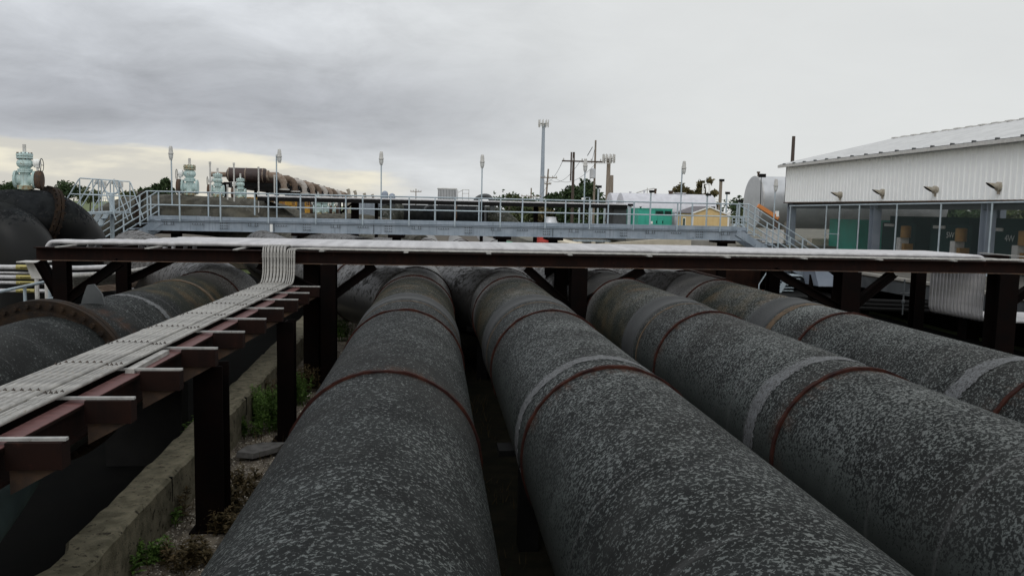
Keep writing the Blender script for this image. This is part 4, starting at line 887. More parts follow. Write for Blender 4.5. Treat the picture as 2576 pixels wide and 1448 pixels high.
for k in range(2): MB().lathe((a2.x+.35+k*.8, 62.6, a2.z), (0, 0, 1), [(0, .06), (.1, .06), (.11, .1), (.15, .1)], 10).build('exhaust_cap', M_black, o)
o = MB().box((P(1692, 530, 60).x, 60.8, -1.72), (P(1705, 530, 60).x, 63, P(1700, 533, 60).z)).build('grey_cabinet', M_mono); tag(o, 'grey metal cabinet between the green enclosure and the tan shed', 'cabinet')
# tan shed: gable faces the viewer's right side
Y0 = 57; g0, g1, gp = P(1742, 535, Y0), P(1832, 540, Y0), P(1784, 521, Y0); zb_ = -1.72
o = thing('tan_shed', (g0.x, Y0, zb_), 'small tan wooden shed with a grey shingle roof and white trim', 'shed')
dp = Vector((-.35, 2.6, 0))
MB().prism([(g0.x, Y0, zb_), (g1.x, Y0, zb_), (g1.x, Y0, g1.z), (gp.x, Y0, gp.z-.06), (g0.x, Y0, g0.z)], dp).build('wall', M_tan, o)
for p_, q_ in (((g0.x-.12, Y0-.06, g0.z-.06), (gp.x, Y0-.06, gp.z)), ((g1.x+.12, Y0-.06, g1.z-.06), (gp.x, Y0-.06, gp.z))):
    p_, q_ = V(*p_), V(*q_); MB().prism([p_, q_, q_+V(0, 0, .06), p_+V(0, 0, .06)], dp*1.06).build('roof', M_roofd, o)
    MB().bar(p_+V(0, -.02, 0), q_+V(0, -.02, 0), .05, .09).build('trim', M_white, o)
for x_ in (g0.x, g1.x): MB().box((x_-.06, Y0-.03, zb_), (x_+.06, Y0+.03, g0.z)).build('trim', M_white, o)
bt = MB()
for k in range(1, 7): xx = g0.x+(g1.x-g0.x)*k/7; bt.box((xx-.012, Y0-.012, zb_), (xx+.012, Y0, g0.z+.0))
bt.build('batten', M_tan, o)
wc = V(g0.x, Y0, 0)+dp*.5; nrm = Vector((-dp.y, dp.x, 0)).normalized(); nrm = nrm if nrm.y < 0 else -nrm; dd = dp.normalized()
def side(u0, u1, z0, z1, d0, d1): return [wc+dd*u+nrm*d+V(0, 0, z) for u, d in ((u0, d0), (u1, d0), (u1, d1), (u0, d1)) for z in (z0, z1)]
def sbox(u0, u1, z0, z1, d0, d1):
    c8 = side(u0, u1, z0, z1, d0, d1); return MB().add(c8, [(0, 1, 3, 2), (2, 3, 5, 4), (4, 5, 7, 6), (6, 7, 1, 0), (1, 7, 5, 3), (0, 2, 4, 6)])
wf = sbox(-.22, .22, -1.28, -.45, 0, .03).build('window', M_white, o); sbox(-.15, .15, -1.2, -.53, .03, .04).build('pane', M_glass, wf)
# boom lift
o = thing('boom_lift', (P(1930, 600, 36).x, 36, -2), 'orange boom of a lift raised between the footbridge stairs and the shed', 'boom lift')
b0, b1, b2_, b3 = P(1906, 517, 36), P(1955, 545, 36), P(1960, 558, 36), P(1936, 600, 36)
MB().bar(b0, b1.lerp(b2_, .3), .16, .17).build('boom', M_orange, o); MB().bar(b1, P(1948, 582, 36), .12, .12).build('lower_arm', M_rustbrown, o)
MB().box((b1.x-.1, 35.9, b1.z), (b1.x+.02, 36.05, b1.z+.26)).build('sign_plate', M_white, o)
MB().box((b3.x-.5, 35.6, -2.0), (b3.x+.6, 36.6, -1.35)).build('base', M_dark, o)
MB().box((b3.x-.2, 35.55, -1.35), (b3.x+.45, 36.4, -.75)).build('housing', M_lampg, o)
for dx_ in (-.45, .5): MB().lathe((b3.x+dx_, 35.45, -1.8), (0, 1, 0), [(0, .1), (0, .22), (.2, .22), (.2, .1)], 16).build('wheel', M_black, o)

# ------------------------------------------------------------------ white shed on the right
XW = 19.3; YA, YB = 14.0, 43.9
t = thing('white_shed', (XW, 30, -2), 'white ribbed metal shed with open sides and a shallow metal roof', 'shed')
zb_, zt_ = .61, 2.62
wl = MB().box((XW, YA, zb_), (XW+.06, YB, zt_)); y = YA+.1
while y < YB-.1:
    wl.add([(XW, y, zb_+.01), (XW-.032, y+.03, zb_+.01), (XW-.032, y+.07, zb_+.01), (XW, y+.10, zb_+.01), (XW, y, zt_-.01), (XW-.032, y+.03, zt_-.01), (XW-.032, y+.07, zt_-.01), (XW, y+.10, zt_-.01)], [(0, 1, 5, 4), (1, 2, 6, 5), (2, 3, 7, 6)]); y += .305
wl.build('wall', M_wall, t)
MB().box((XW, YB-.06, zb_), (XW+13, YB, zt_)).build('end_wall', M_wall, t)
MB().box((XW-.05, YA, zb_-.05), (XW+.08, YB, zb_)).build('bottom_trim', M_rustbrown, t)
XR = XW+6.5; zr = 4.26
rf = MB().prism([(XW-.28, YA, zt_-.03), (XR, YA, zr), (XW+13.3, YA, zt_-.03), (XW+13.3, YA, zt_+.03), (XR, YA, zr+.06), (XW-.28, YA, zt_+.03)], (0, YB-YA+.25, 0)); y = YA+.2
sl_ = (zr-zt_)/(XR-XW+.28)
while y < YB+.2:
    rf.add([(XW-.28, y-.03, zt_+.03), (XW-.28, y, zt_+.08), (XW-.28, y+.03, zt_+.03), (XR, y-.03, zr+.06), (XR, y, zr+.11), (XR, y+.03, zr+.06)], [(0, 1, 4, 3), (1, 2, 5, 4), (0, 2, 1)]); y += .61
rfo = rf.build('roof', M_roof, t)
MB().profile((XW-.30, YA, zt_-.06), (XW-.30, YB+.28, zt_-.06), [(-.07, -.06), (.02, -.06), (.02, .05), (.01, .05), (.01, -.05), (-.06, -.05), (-.06, .07), (-.07, .07)]).build('gutter', M_lampg, rfo)
rc_ = MB().box((XW-.35, YA, zt_+.0), (XW-.29, YB+.2, zt_+.03)); y = YA+.2
while y < YB+.2: rc_.box((XW-.37, y-.04, zt_+.0), (XW-.24, y+.04, zt_+.085)); y += 1.22
rc_.build('rib_cap', M_dark, rfo)
k_ = MB().box((XR-.26, YA, zr+.02), (XR-.14, YB+.2, zr+.072)); y = YA+.4
while y < YB: k_.box((XR-.30, y, zr+.03), (XR-.10, y+.42, zr+.10)); y += .92
k_.build('ridge_cap', M_lampg, rfo)
for y in (25.9, 32.5): MB().tube([(XR, y, zr+.1), (XR, y, zr+1.0)], .012, 5).build('lightning_rod', M_dark, rfo)
MB().box((XW+.2, YA, zt_-.5), (XW+13, YB, zt_-.35)).build('ceiling_truss', M_black, t)
for y in (YB-.35, 34.9, 27.4, 19.5):
    for x in (XW+.3, XW+12.6): MB().ibeam((x, y, -2.02), (x, y, zb_+.3 if x < 25 else zt_-.3), .36, .36, .025, .02, (0, 1, 0)).build('column', M_steelblue, t)
MB().ibeam((XW+.3, YA, .42), (XW+.3, YB, .42), .2, .30).build('eave_beam', M_dark, t)
MB().ibeam((XW+12.6, YA, .9), (XW+12.6, YB, .9), .2, .34).build('eave_beam', M_dark, t)
for k, y in enumerate((37.55, 33.83, 30.08, 26.5)):
    z = .93+.045*k
    o = thing('exhaust_vent', (XW, y, z), ['farthest cream exhaust vent on the white shed wall', 'second farthest cream exhaust vent on the white shed wall', 'second nearest cream exhaust vent on the white shed wall', 'nearest cream exhaust vent on the white shed wall'][k], 'vent', 'exhaust vents on the white shed')
    MB().lathe((XW+.02, y, z), (-1, 0, 0), [(0, .150), (.02, .155), (.13, .155), (.145, .118), (.17, .112)], 24).build('collar', M_vent, o)
    n_ = 20; tip = MB(); vs_ = []
    for s_ in range(2):
        for j in range(n_):
            a_ = 2*pi*j/n_; yy = cos(a_)*.105; zz = sin(a_)*.105
            vs_.append(V(XW-.13, y+yy, z+zz) if s_ == 0 else V(XW-.36-.17*(sin(a_)), y+yy*1.02, z+zz*1.02+.02))
    tip.add(vs_, [(j, (j+1) % n_, n_+(j+1) % n_, n_+j) for j in range(n_)]).build('slanted_tip', M_vent, o)
    MB().add([v_+V(.01, 0, 0) for v_ in vs_[n_:]], [tuple(range(n_))]).build('opening', M_black, o)
    MB().box((XW-.08, y-.03, z-.26), (XW-.02, y+.03, z-.14)).build('bracket', M_vent, o)
# fence in front of the shed
t = thing('chain_link_fence', (19.0, 30, -2), 'chain-link fence with pale green posts along the open front of the white shed', 'fence')
FX = 19.0
MB().add([(FX, 14, -2), (FX, 42.6, -2), (FX, 42.6, .42), (FX, 14, .52)], [(0, 1, 2, 3)]).build('mesh', M_mesh, t)
MB().tube([(FX, 42.5, .40), (FX, 14, .60)], .03, 8).build('top_rail', M_rail, t)
for y in (42.4, 38.3, 37.0, 35.2, 32.2, 29.24, 26.4, 23.4, 20.2, 17): MB().tube([(FX, y, -2.02), (FX, y, .42+(42-y)*.007)], .035 if y != 37 else .04, 8).build('fence_post', M_rail, t)
MB().box((FX-.02, 36.9, -.95), (FX+.02, 38.4, -.92)).build('gate_bar', M_rail, t)
# engines inside
def engine(y, label, num):
    x = 21.2; o = thing('pump_engine', (x, y, -2.02), label, 'engine', 'engines inside the white shed')
    MB().box((x-.2, y-1.35, -1.75), (x+3.6, y+1.35, -.32)).build('hood', M_engine, o)
    MB().box((x-.05, y-.9, -.32), (x+2.6, y+1.0, -.02)).build('air_box', M_engine, o)
    MB().box((x-.24, y+.35, -.50), (x-.2, y+1.15, -.38)).build('name_strip', M_lampg, o)
    MB().lathe((x-.75, y-1.5, -.95), (0, 0, 1), [(0, .21), (.5, .21), (.52, .12)], 14).build('filter', M_amberdk, o)
    MB().box((x-.95, y-1.45, -1.6), (x-.55, y-1.15, -.95)).build('panel', M_lampg, o)
    MB().box((x-.9, y-1.7, -1.95), (x-.5, y-1.5, -1.2)).build('yellow_casing', M_amberdk, o)
    MB().box((x-.5, y-1.6, -2.02), (x+3.9, y+1.6, -1.75)).build('skid', M_black, o)
    if num:
        cu = bpy.data.curves.new('number', 'FONT'); cu.body = num; cu.size = .34; cu.extrude = .004
        tmp = bpy.data.objects.new('number', cu); COL.objects.link(tmp)
        me = bpy.data.meshes.new_from_object(tmp.evaluated_get(bpy.context.evaluated_depsgraph_get())); bpy.data.objects.remove(tmp)
        me.materials.append(M_num); n_ = bpy.data.objects.new('number_marking', me); COL.objects.link(n_); n_.parent = o
        n_.matrix_local = Matrix.Translation((-.212, .25, 1.16)) @ Matrix.Rotation(radians(-90), 4, 'Z') @ Matrix.Rotation(radians(90), 4, 'X')
    return o
y5, y4 = PX(2388, 598, 20.98).y, PX(2537, 604, 20.98).y; dy_ = y5-y4
engine(y5+dy_+.3, 'dark green engine at the far end of the row inside the white shed', '')
engine(y5, 'dark green engine stencilled 5W inside the white shed', '5W')
engine(y4, 'dark green engine stencilled 4W inside the white shed', '4W')
engine(y4-dy_, 'dark green engine nearest the viewer inside the white shed', '')
c = PX(2145, 575, 22); o = MB().box((21.5, c.y-1.3, -2.02), (24, c.y+1.6, -.25)).build('green_cabinet', M_green)
tag(o, 'plain green cabinet standing behind the fence at the far end of the white shed', 'cabinet')
c = PX(2060, 608, 21); o = MB().box((20.6, 43.0, -2.02), (23.4, 43.6, -1.35)).build('timber_crate', M_timber); tag(o, 'low timber crate behind the fence by the silver tank', 'crate')

# ------------------------------------------------------------------ small things on the right, below the cross rack
c = P(2083, 700, 21); o = thing('steel_hopper', (c.x, 21, c.z), 'blue-grey steel hopper hanging behind the cross rack at the right', 'hopper')
MB().prism([(c.x-.42, 21, c.z+.30), (c.x+.42, 21, c.z+.30), (c.x+.30, 21, c.z-.22), (c.x-.26, 21, c.z-.22)], (0, .8, 0)).build('body', M_steelblue, o)
MB().box((c.x-.46, 20.95, c.z+.30), (c.x+.46, 21.85, c.z+.34)).build('rim', M_rail, o)
for dx_ in (-.35, .3): MB().box((c.x+dx_, 21.3, -3.6), (c.x+dx_+.08, 21.4, c.z+.28)).build('leg', M_post, o)
t = thing('metal_stairs', (13, 31, -3), 'small grey metal stairs down to the wet ground beyond the orange cone', 'stairs')
s0, s1 = P(1985, 690, 30), P(1950, 750, 30); s0.y = s1.y = 30
for dy_ in (0, .8):
    MB().bar(s0+V(0, dy_, 0), s1+V(0, dy_, 0), .05, .16).build('stringer', M_rail, t)
    MB().tube([s0+V(-.35, dy_, .35), s1+V(-.35, dy_, .45), s1+V(-.35, dy_, -.3)], .025, 6).build('handrail', M_rail, t)
for k in range(8): q = s0.lerp(s1, (k+.5)/8); MB().box((q.x-.05, 30, q.z-.01), (q.x+.55, 30.8, q.z+.02)).build('tread', M_rail, t)
c = P(1917, 746, 28); o = thing('traffic_cone', (c.x, 28, c.z), 'small orange traffic cone beside the metal stairs', 'traffic cone')
MB().lathe((c.x, 28, c.z-.02), (0, 0, 1), [(0, .12), (.02, .11), (.25, .03), (.26, .01)], 16).build('body', M_cone, o); MB().box((c.x-.15, 27.85, c.z-.05), (c.x+.15, 28.15, c.z-.02)).build('base', M_cone, o)
o = MB().box((c.x-.4, 27.6, -3.6), (c.x+3.5, 31, c.z-.05)).build('concrete_landing', M_black); tag(o, 'dark landing block under the orange cone and metal stairs', 'landing')
for i in range(3):
    z = -2.35-.14*i; o = MB().tube([(9.5, 22+i*.3, z), (14.2, 21.2+i*.3, z-.05), (18, 20.6+i*.3, z-.08)], .06, 8).build('low_pipe', M_black)
    tag(o, 'dark thin pipe low under the dock slab right of the hopper', 'pipe', 'dark low pipes at right')
o = thing('standpipe', (11.3, 20.5, -2.5), 'pale thin standpipe with a side tap behind the cross rack, left of the vertical conduits', 'standpipe')
c = P(2273, 735, 20.5); MB().tube([(c.x, 20.5, c.z-.6), (c.x, 20.5, c.z+.35)], .02, 8).tube([(c.x-.1, 20.5, c.z-.02), (c.x+.16, 20.5, c.z-.02)], .016, 6).build('pipe', M_dark, o)
MB().lathe((c.x, 20.5, c.z-.3), (0, 0, 1), [(0, .02), (.02, .04), (.09, .04), (.11, .02)], 10).build('valve', M_dark, o)

# ------------------------------------------------------------------ far poles, towers, wires
def antenna(o, c, r_, n_, h):
    MB().lathe(c+V(0, 0, -.1), (0, 0, 1), [(0, r_*.35), (.1, r_*.9), (.14, r_*.9), (.15, .1)], 12).build('platform', M_lampg, o)
    for k in range(n_):
        a_ = 2*pi*k/n_+.3; p = c+V(cos(a_)*r_, sin(a_)*r_, 0)
        MB().box((p.x-.085, p.y-.06, p.z-h*.45), (p.x+.085, p.y+.06, p.z+h*.55)).build('antenna', M_lampg, o)
    rr_ = MB()
    for zz in (.25, -.3):
        rr_.tube([c+V(cos(a_)*r_, sin(a_)*r_, zz) for a_ in [2*pi*k/9 for k in range(10)]], .045, 5)
    rr_.build('ring_rail', M_lampg, o)
Y = 190; c = P(1367, 312, Y); bs = P(1358, 520, Y)
o = thing('cell_tower', (bs.x, Y, -2), 'tall slim grey cell tower with an antenna ring on top', 'cell tower')
MB().tube([(c.x, Y, -6), (c.x, Y, c.z)], [.62, .34], 14).build('mast', M_mono, o); antenna(o, c, 1.15, 9, 1.7)
Y = 130; c = P(1531, 400, Y)
o = thing('cell_tower', (c.x, Y, -2), 'shorter brownish cell tower with white antenna panels, right of the utility poles', 'cell tower')
MB().tube([(c.x, Y, -4), (c.x, Y, c.z)], [.42, .3], 12).build('mast', M_wood, o); antenna(o, c, .95, 10, 1.35)
def pole(xt, yt, Y, label, r_=.16, arms=(), m=M_wood, lean=0):
    c = P(xt, yt, Y); o = thing('utility_pole', (c.x, Y, -2), label, 'utility pole', 'poles in the background')
    MB().tube([(c.x-lean, Y, -4), (c.x, Y, c.z)], [r_*1.25, r_*.8], 10).build('pole', m, o)
    for yy, w0, w1 in arms:
        z = P(xt, yy, Y).z; ar = MB().bar((c.x+w0, Y-.2, z), (c.x+w1, Y-.2, z), .1, .13).build('crossarm', m, o)
        ins = MB()
        for k in range(5): xx = c.x+w0+(w1-w0)*(.04+.23*k); ins.lathe((xx, Y-.2, z+.06), (0, 0, 1), [(0, .05), (.1, .07), (.2, .05)], 6)
        ins.build('insulator', M_lampg, ar)
    return o, c
po1, c1 = pole(1498, 353, 78, 'tall pale utility pole with a transformer on its side', .105)
z = P(1490, 437, 78).z; x_ = P(1490, 437, 78).x
MB().lathe((x_-.05, 77.7, z-.45), (0, 0, 1), [(0, .26), (.03, .29), (.85, .29), (.9, .22), (.95, .05)], 16).build('transformer', M_tankg, po1)
MB().tube(smooth_path([(x_-.25, 77.7, z-.4), (x_-.35, 77.7, z-1.1), (x_-.05, 77.7, z-1.5), (c1.x, 77.8, z-1.7)], 5), .025, 5).build('cable', M_black, po1)
MB().bar((c1.x-1.3, 77.8, P(1498, 412, 78).z), (c1.x+1.6, 77.8, P(1498, 410, 78).z), .05, .06).build('crossarm', M_lampg, po1)
po2, c2 = pole(1443, 383, 74, 'dark utility pole with double top and one long crossarm', .13, ((406, -1.1, 2.6),), M_wooddk)
MB().tube([(c2.x-.22, 74, P(1443, 455, 74).z), (c2.x-.22, 74, c2.z)], .07, 8).build('riser', M_wooddk, po2)
po3, c3 = pole(1379, 425, 110, 'smaller wooden utility pole with a crossarm, right of the cell tower', .13, ((447, -1.1, 1.2), (463, -.5, .4)), M_wood, .5)
po4, c4 = pole(1336, 473, 120, 'short distant utility pole with a crossarm, left of the cell tower', .12, ((494, -1.5, 1.5),))
pole(1538, 441, 90, 'short thick wooden pole right of the brownish cell tower', .26)
po6, _ = pole(1996, 343, 60, 'dark bare pole standing behind the roof of the white shed', .15, (), M_wooddk)
pole(1046, 475, 150, 'thin distant pole with a small crossarm behind the header pipe', .1, ((482, -1.0, 1.0),))
po5, c5 = pole(1742, 478, 120, 'thin distant pole by the right end of the white tank', .1)
for k, (xq, yq, Yq, lb) in enumerate(((175, 483, 260, 'left one of the two distant lattice pylons'), (180.5, 483, 262, 'right one of the two distant lattice pylons'))):
    c = P(xq*1.0+ (265-175), yq, Yq); o = MB()
    for s_ in (-1, 1): o.bar((c.x+s_*1.0, Yq, -3), (c.x+s_*.25, Yq, c.z), .12, .12)
    for f in (.35, .6, .8): o.bar((c.x-1.4*(.4+f*.5), Yq, -3+(c.z+3)*f), (c.x+1.4*(.4+f*.5), Yq, -3+(c.z+3)*f), .1, .1)
    tag(o.build('pylon', M_mono), lb, 'pylon', 'distant pylons')
def wire(name, a, b, sag, label, r_=.02):
    pts = [a.lerp(b, k/12)-V(0, 0, sag*4*(k/12)*(1-k/12)) for k in range(13)]
    tag(MB().tube(pts, r_, 4).build(name, M_dark), label, 'power line', 'overhead wires')
for k in range(3):
    wire('power_line', V(c2.x-1.0+k*1.6, 73.8, P(1443, 404, 74).z), V(c3.x-1+k*.9, 109.8, P(1379, 446, 110).z), 1.2, 'thin sagging wire between the dark double pole and the smaller wooden pole')
wire('power_line', V(c1.x, 77.8, c1.z-.2), V(c2.x+1.6, 73.8, P(1443, 410, 74).z), .12, 'thin wire from the top of the transformer pole to the dark pole crossarm')
wire('power_line', V(c3.x, 110, P(1379, 463, 110).z), V(c4.x, 120, P(1336, 494, 120).z), .8, 'thin wire between the two small poles beside the cell tower')
for k in range(2):
    wire('power_line', P(1745, 495+k*35, 150), P(2000, 500+k*28, 150), .6, ['upper', 'lower'][k]+' distant wire right of the white tank', .03)
# insulator string
o = MB().bar(P(1477, 392, 77), P(1490, 370, 77), .06, .06); tag(o.build('insulator_string', M_dark), 'dark slanted insulator string near the top of the transformer pole', 'insulator')

# floodlight posts around the tank yard
def flood(xt, yt, Y, label, r_=.06, flip=1, m=M_rail):
    c = P(xt, yt, Y); o = thing('floodlight_post', (c.x, Y, -2), label, 'floodlight', 'floodlight posts in the tank yard')
    MB().tube([(c.x, Y, -2.2), (c.x, Y, c.z-.05)], r_, 8).build('pole', m, o)
    s_ = Y/60; MB().box((c.x-.16*s_+flip*.06, Y-.14, c.z-.08*s_), (c.x+.16*s_+flip*.06, Y+.1, c.z+.10*s_), .3*flip).build('floodlight', M_black, o)
flood(1637, 482, 56, 'floodlight post in front of the middle of the white tank'); flood(1583, 516, 54, 'short floodlight post at the left end of the green enclosures', .11)
flood(1668, 475, 76, 'pale floodlight post left of the white tanks', .07) if False else None
flood(1505, 470, 70, 'pale grey post standing left of the white tanks', .08); flood(1536, 521, 66, 'low floodlight before the left white tank head', .05)
flood(1795, 487, 55, 'floodlight post at the right end of the white tank') if False else flood(1779, 490, 54, 'floodlight post in front of the right end of the white tank')
flood(1813, 454, 62, 'tall brownish floodlight post right of the white tank', .13, 1, M_wood); flood(1828, 486, 75, 'slim floodlight post between the tan shed and the silver tank', .07)
flood(1860, 506, 58, 'short floodlight post just left of the silver tank', .07); flood(1790, 523, 66, 'tiny floodlight above the roof of the tan shed', .05)
# ladder-like frames between shed and tank
o = thing('valve_frame', (P(1850, 560, 60).x, 60, -2), 'grey jumble of pipe frames between the tan shed and the silver tank', 'pipe frame')
fr = MB()
for xq in (1842, 1850, 1858, 1866, 1874): a_ = P(xq, 548, 60); fr.tube([(a_.x, 60, -1.8), (a_.x, 60, a_.z)], .03, 6)
for yq in (548, 556, 564): a_, b_ = P(1842, yq, 60), P(1876, yq, 60); fr.tube([a_, b_], .03, 6)
fr.build('frame', M_rail, o)
MB().tube(smooth_path([P(1840, 575, 59), P(1850, 566, 59), P(1862, 566, 59), P(1874, 575, 59)], 5), .09, 8).build('bent_pipe', M_rail, o)
# galvanised railing in front of the dark trees
o = thing('yard_railing', (P(1420, 560, 70).x, 70, -2), 'grey pipe posts in front of the dark tree, left of the white tanks', 'railing')
for xq in (1313, 1457, 1488, 1520): a_ = P(xq, 520 if xq > 1320 else 525, 64); MB().tube([(a_.x, 64, -2), (a_.x, 64, a_.z)], .06, 8).build('rail_post', M_rail, o)
o = thing('security_camera', (P(1468, 500, 40).x, 40, -2), 'small white dome camera on a bracket left of the transformer pole', 'camera')
c = P(1467, 500, 45); MB().lathe(c+V(0, 0, -.15), (0, 0, 1), [(0, .02), (.06, .09), (.12, .12), (.2, .1)], 12).build('dome', M_white, o); MB().tube([c+V(0, 0, .05), c+V(.35, 0, .08), c+V(.35, 0, -2.2)], .035, 6).build('bracket', M_rail, o)
# white silo-like bin low behind the bridge, left of centre right
c = P(1385, 560, 62); o = MB().lathe((c.x, 62, -1.9), (0, 0, 1), [(0, .95), (.15, .8), (1.05, .42), (1.25, .4)], 20).build('grey_bin', M_tankg); tag(o, 'pale cone-shaped bin in front of the trees below the small wooden pole', 'bin')

# ------------------------------------------------------------------ trees
def tree(Y, xq, ytop, ybase, wpx, m, label, n=1500, cone=False, leaf=.28, seed=1, nclump=16):
    rg = random.Random(seed); px = Y/FPX; c = P(xq, ytop, Y); base = P(xq, ybase, Y); x0 = c.x; h = c.z-base.z; w_ = wpx*px/2
    o = thing('tree', (x0, Y, base.z), label, 'tree', 'trees around the yard')
    tk = MB().tube([(x0, Y, min(base.z, -2.2)-.5), (x0+.05*w_, Y, base.z+h*.35), (x0, Y, base.z+h*.8)], [.06*h+.03, .04*h+.02, .012*h], 8)
    clumps = []
    for k in range(nclump):
        f = rg.random(); zz = base.z+h*(.12+.85*f)
        wr = (1-f)*.95+.06 if cone else sqrt(max(.05, 1-((f-.42)/.62)**2))
        a_ = rg.random()*2*pi; rr_ = wr*w_*rg.uniform(.25, .85)
        q = V(x0+cos(a_)*rr_, Y+sin(a_)*rr_, zz); clumps.append((q, w_*rg.uniform(.22, .42)*(.55 if cone else 1)))
        if k % 2 == 0: tk.tube([(x0, Y, base.z+h*min(.7, .1+.7*f)), q], [.018*h+.01, .006*h], 5)
    tk.build('trunk', M_bark, o)
    mb = MB()
    for i in range(n):
        q, r_ = rg.choice(clumps); d = V(rg.gauss(0, 1), rg.gauss(0, 1), rg.gauss(0, .8)); d = d.normalized()*r_*rg.random()**.45
        p = q+d; s_ = leaf*rg.uniform(.5, 1.2)
        a = V(rg.gauss(0, 1), rg.gauss(0, 1), rg.gauss(0, 1)).normalized(); b = a.cross(V(rg.gauss(0, 1), rg.gauss(0, 1), rg.gauss(0, 1))).normalized()
        k = len(mb.v); mb.v += [p-a*s_, p+b*s_*.45, p+a*s_, p-b*s_*.45]; mb.f.append((k, k+1, k+2, k+3))
    me = bpy.data.meshes.new('crown'); me.from_pydata([p-o.location+V(0, 0, EYE) for p in mb.v], [], mb.f); me.materials.append(m)
    c_ = bpy.data.objects.new('crown', me); COL.objects.link(c_); c_.parent = o
tree(95, 1465, 462, 585, 130, M_leafd, 'big dark leafy tree behind the utility poles', 5200, leaf=.30, seed=1, nclump=30)
tree(100, 1398, 492, 575, 80, M_leafd, 'dark leafy tree left of the double-topped pole', 2600, leaf=.3, seed=2, nclump=20)
tree(88, 1312, 500, 580, 90, M_leafm, 'olive green tree left of the cell tower, behind the footbridge', 2400, leaf=.28, seed=3, nclump=20)
tree(92, 1281, 484, 575, 44, M_leafm, 'small conical tree right of the gooseneck vent', 1300, True, .22, 4, 22)
tree(85, 1360, 512, 590, 70, M_leafb, 'low brownish green tree under the cell tower', 1800, leaf=.26, seed=5)
tree(105, 1716, 466, 520, 60, M_leafb, 'small brownish tree top behind the lamp post above the white tank', 1500, leaf=.26, seed=6)
tree(100, 1775, 449, 560, 72, M_leafb, 'tall brownish tree behind the right end of the white tank', 2300, leaf=.3, seed=7, nclump=20)
tree(104, 1805, 510, 575, 40, M_leafb, 'low brownish tree right of the white tank end', 900, leaf=.26, seed=8)
tree(120, 1862, 530, 580, 50, M_leafm, 'low bushy tree beyond the tan shed', 900, leaf=.3, seed=9)
tree(70, 405, 457, 520, 70, M_leafd, 'dark green tree behind the lamp at the left end of the footbridge', 2200, leaf=.24, seed=10, nclump=18)
tree(75, 368, 477, 520, 50, M_leafd, 'low dark bush left of the lamp at the bridge end', 1100, leaf=.24, seed=11)
tree(150, 28, 464, 492, 55, M_leafd, 'distant dark tree at the far left edge beside the teal valve', 1200, leaf=.35, seed=12)
tree(150, 170, 467, 492, 90, M_leafd, 'distant dark trees top above the flange of the dark pipe bend', 1400, leaf=.35, seed=13)
tree(170, 225, 482, 505, 80, M_leafm, 'distant low tree line between the dark pipe bend and the crossover steps', 1200, leaf=.4, seed=14)
tree(170, 320, 487, 508, 70, M_leafm, 'distant low trees right of the crossover steps', 1000, leaf=.4, seed=15)
tree(75, 2260, 505, 600, 190, M_leafm, 'broad green tree seen through the open shed', 2600, leaf=.35, seed=16, nclump=26)
tree(82, 2410, 520, 600, 120, M_leafd, 'dark green tree seen through the shed behind the engine stencilled 5W', 1600, leaf=.35, seed=17)
tree(75, 2535, 515, 600, 130, M_leafm, 'green tree seen through the shed at the right edge', 1800, leaf=.35, seed=18)
for i in range(16):
    xq = -450+i*62 if i < 8 else 1300+(i-8)*190
    tree(240, xq, 500+(xq-1287)*.021+rng.uniform(-3, 4), 526+(xq-1287)*.021, 150, M_leafd, 'far-off dark tree on the horizon', 900, leaf=.7, seed=30+i, nclump=14)

# ------------------------------------------------------------------ weeds
def weed(q, h, n, m, label, spread=.12, seed=0):
    rg = random.Random(seed); mb = MB(); st = MB(); n *= 2; spread *= 1.5
    o = thing('weed_plant', q, label, 'plant', 'weeds beside the curb')
    for k in range(n):
        a_ = rg.random()*6.28; b0_ = q+V(cos(a_), sin(a_), 0)*rg.random()*spread; tip = b0_+V(rg.gauss(0, .10), rg.gauss(0, .10), 1)*h*rg.uniform(.6, 1.05)
        st.tube([b0_, b0_.lerp(tip, .5)+V(rg.gauss(0, .01), rg.gauss(0, .01), 0), tip], [.005, .004, .002], 4)
        for j in range(44):
            f = rg.uniform(.12, 1); p = b0_.lerp(tip, f); d = V(rg.gauss(0, 1), rg.gauss(0, 1), rg.uniform(.1, 1.1)).normalized(); L_ = rg.uniform(.06, .13)*(1.15-f*.55); s_ = d.cross(V(0, 0, 1)).normalized()*L_*.16
            i0 = len(mb.v); mb.v += [p, p+d*L_*.5+s_, p+d*L_+V(0, 0, -.02), p+d*L_*.5-s_]; mb.f.append((i0, i0+1, i0+2, i0+3))
    st.build('stem', m, o); mb.build('leaves', m, o)
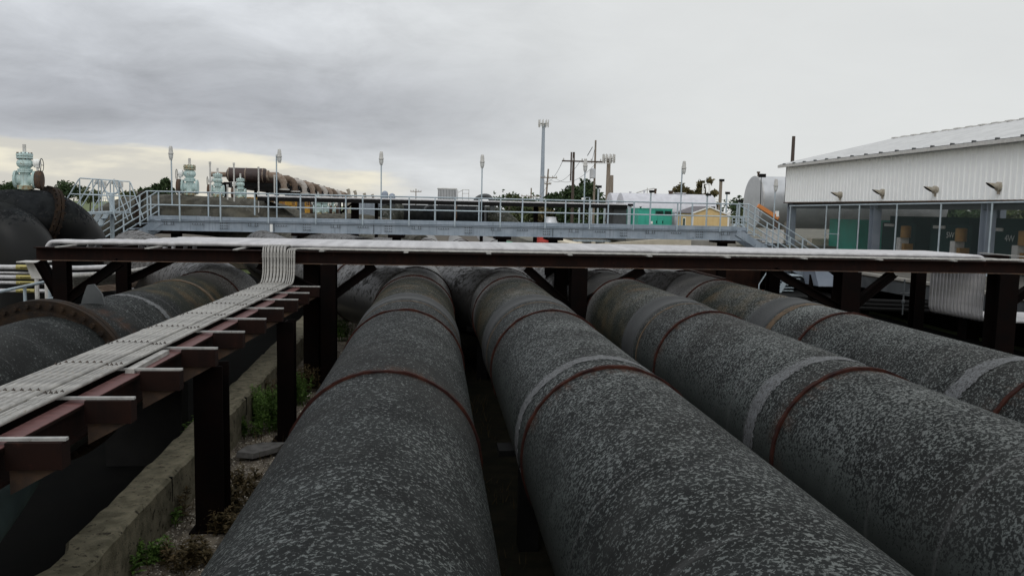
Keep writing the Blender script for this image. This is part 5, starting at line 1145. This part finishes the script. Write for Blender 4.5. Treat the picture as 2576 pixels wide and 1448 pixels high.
wl_ = [((690, 1085), .75, 14, M_weedg, 'tall bright green weed in the gravel behind the broken slab'), ((655, 1060), .55, 9, M_weedg, 'green weed against the curb left of the tallest one'),
       ((745, 1020), .6, 10, M_weedg, 'green weed around the foot of the second rack post'), ((705, 1020), .5, 9, M_weedb, 'reddish weed between the second rack post and the curb'),
       ((770, 985), .5, 9, M_weedb, 'brown weed between the two farther rack posts and the first pipe'), ((350, 1425), .24, 5, M_weedg, 'low green weed at the foot of the curb near the bottom edge'),
       ((312, 1385), .30, 6, M_weedb, 'dry brown weed leaning on the curb near the bottom edge'), ((590, 1290), .32, 8, M_weedb, 'dry reddish weed right of the near rack post'),
       ((615, 1230), .25, 6, M_weedb, 'low dry weed on the gravel below the broken slab'), ((860, 855), .7, 14, M_weedg, 'green weed beyond the cross rack left of the first pipe'),
       ((890, 800), .8, 16, M_weedb, 'rust-brown weed thicket beyond the cross rack post'), ((925, 775), .6, 12, M_weedb, 'brown weed tuft close against the first pipe beyond the rack'),
       ((470, 1420), .22, 7, M_weedb, 'low brown weed on the gravel left of the near rack post foot'), ((560, 1345), .28, 8, M_weedb, 'dry weed growing at the foot of the near rack post'), ((610, 1100), .36, 6, M_weedg, 'green weed hugging the curb behind the near rack post'), ((400, 1340), .22, 5, M_weedg, 'tiny green weed at the curb foot near the bottom edge'),
       ((500, 1130), .5, 6, M_weedg, 'slim green weed by the near post, leaning over the curb'), ((420, 1300), .3, 6, M_weedb, 'dry weed at the curb left of the near post')]
for i, ((x, y), h, n, m, lb) in enumerate(wl_):
    q = PZ(x, y, GZ); weed(q, h, n, m, lb, .16, 50+i)
mb = MB(); rg = random.Random(77)
for i in range(5200):
    y = 3.5+rg.random()**1.3*20; x = rg.uniform(-2.74, -1.0) if rg.random() < .72 else rg.uniform(.2, .95)
    if sin(x*5.1+y*1.7)+sin(y*2.9-x*2)+rg.gauss(0, .6) < .35: continue
    p = V(x, y, GZ); L_ = rg.uniform(.05, .22); d = V(rg.gauss(0, .45), rg.gauss(0, .45), 1).normalized(); s_ = V(rg.gauss(0, 1), rg.gauss(0, 1), 0).normalized()*.006
    i0 = len(mb.v); mb.v += [p-s_, p+s_, p+d*L_]; mb.f.append((i0, i0+1, i0+2))
struct(mb.build('grass', M_weedb), 'stuff')
mb = MB()
for i in range(5200):
    y = 3.2+rg.random()**1.6*16; x = rg.uniform(-2.73, -1.0)
    if sin(x*3.3+y*1.1)+sin(y*2.3)+rg.gauss(0, .5) < -.2: continue
    s_ = rg.uniform(.008, .024); p = V(x, y, GZ+s_*.3)
    a_ = rg.random()*3; u = V(cos(a_), sin(a_), rg.uniform(-.2, .2))*s_; v_ = V(-sin(a_), cos(a_), rg.uniform(-.2, .2))*s_*.7; w_ = V(0, 0, s_*.6)
    mb.add([p-u, p-v_, p+u, p+v_, p+w_], [(0, 1, 4), (1, 2, 4), (2, 3, 4), (3, 0, 4)])
M_shell = weathered('pale_shell_gravel', (.42, .38, .31), (.66, .62, .54), 30, .8)
struct(mb.build('gravel_pieces', M_shell), 'stuff')
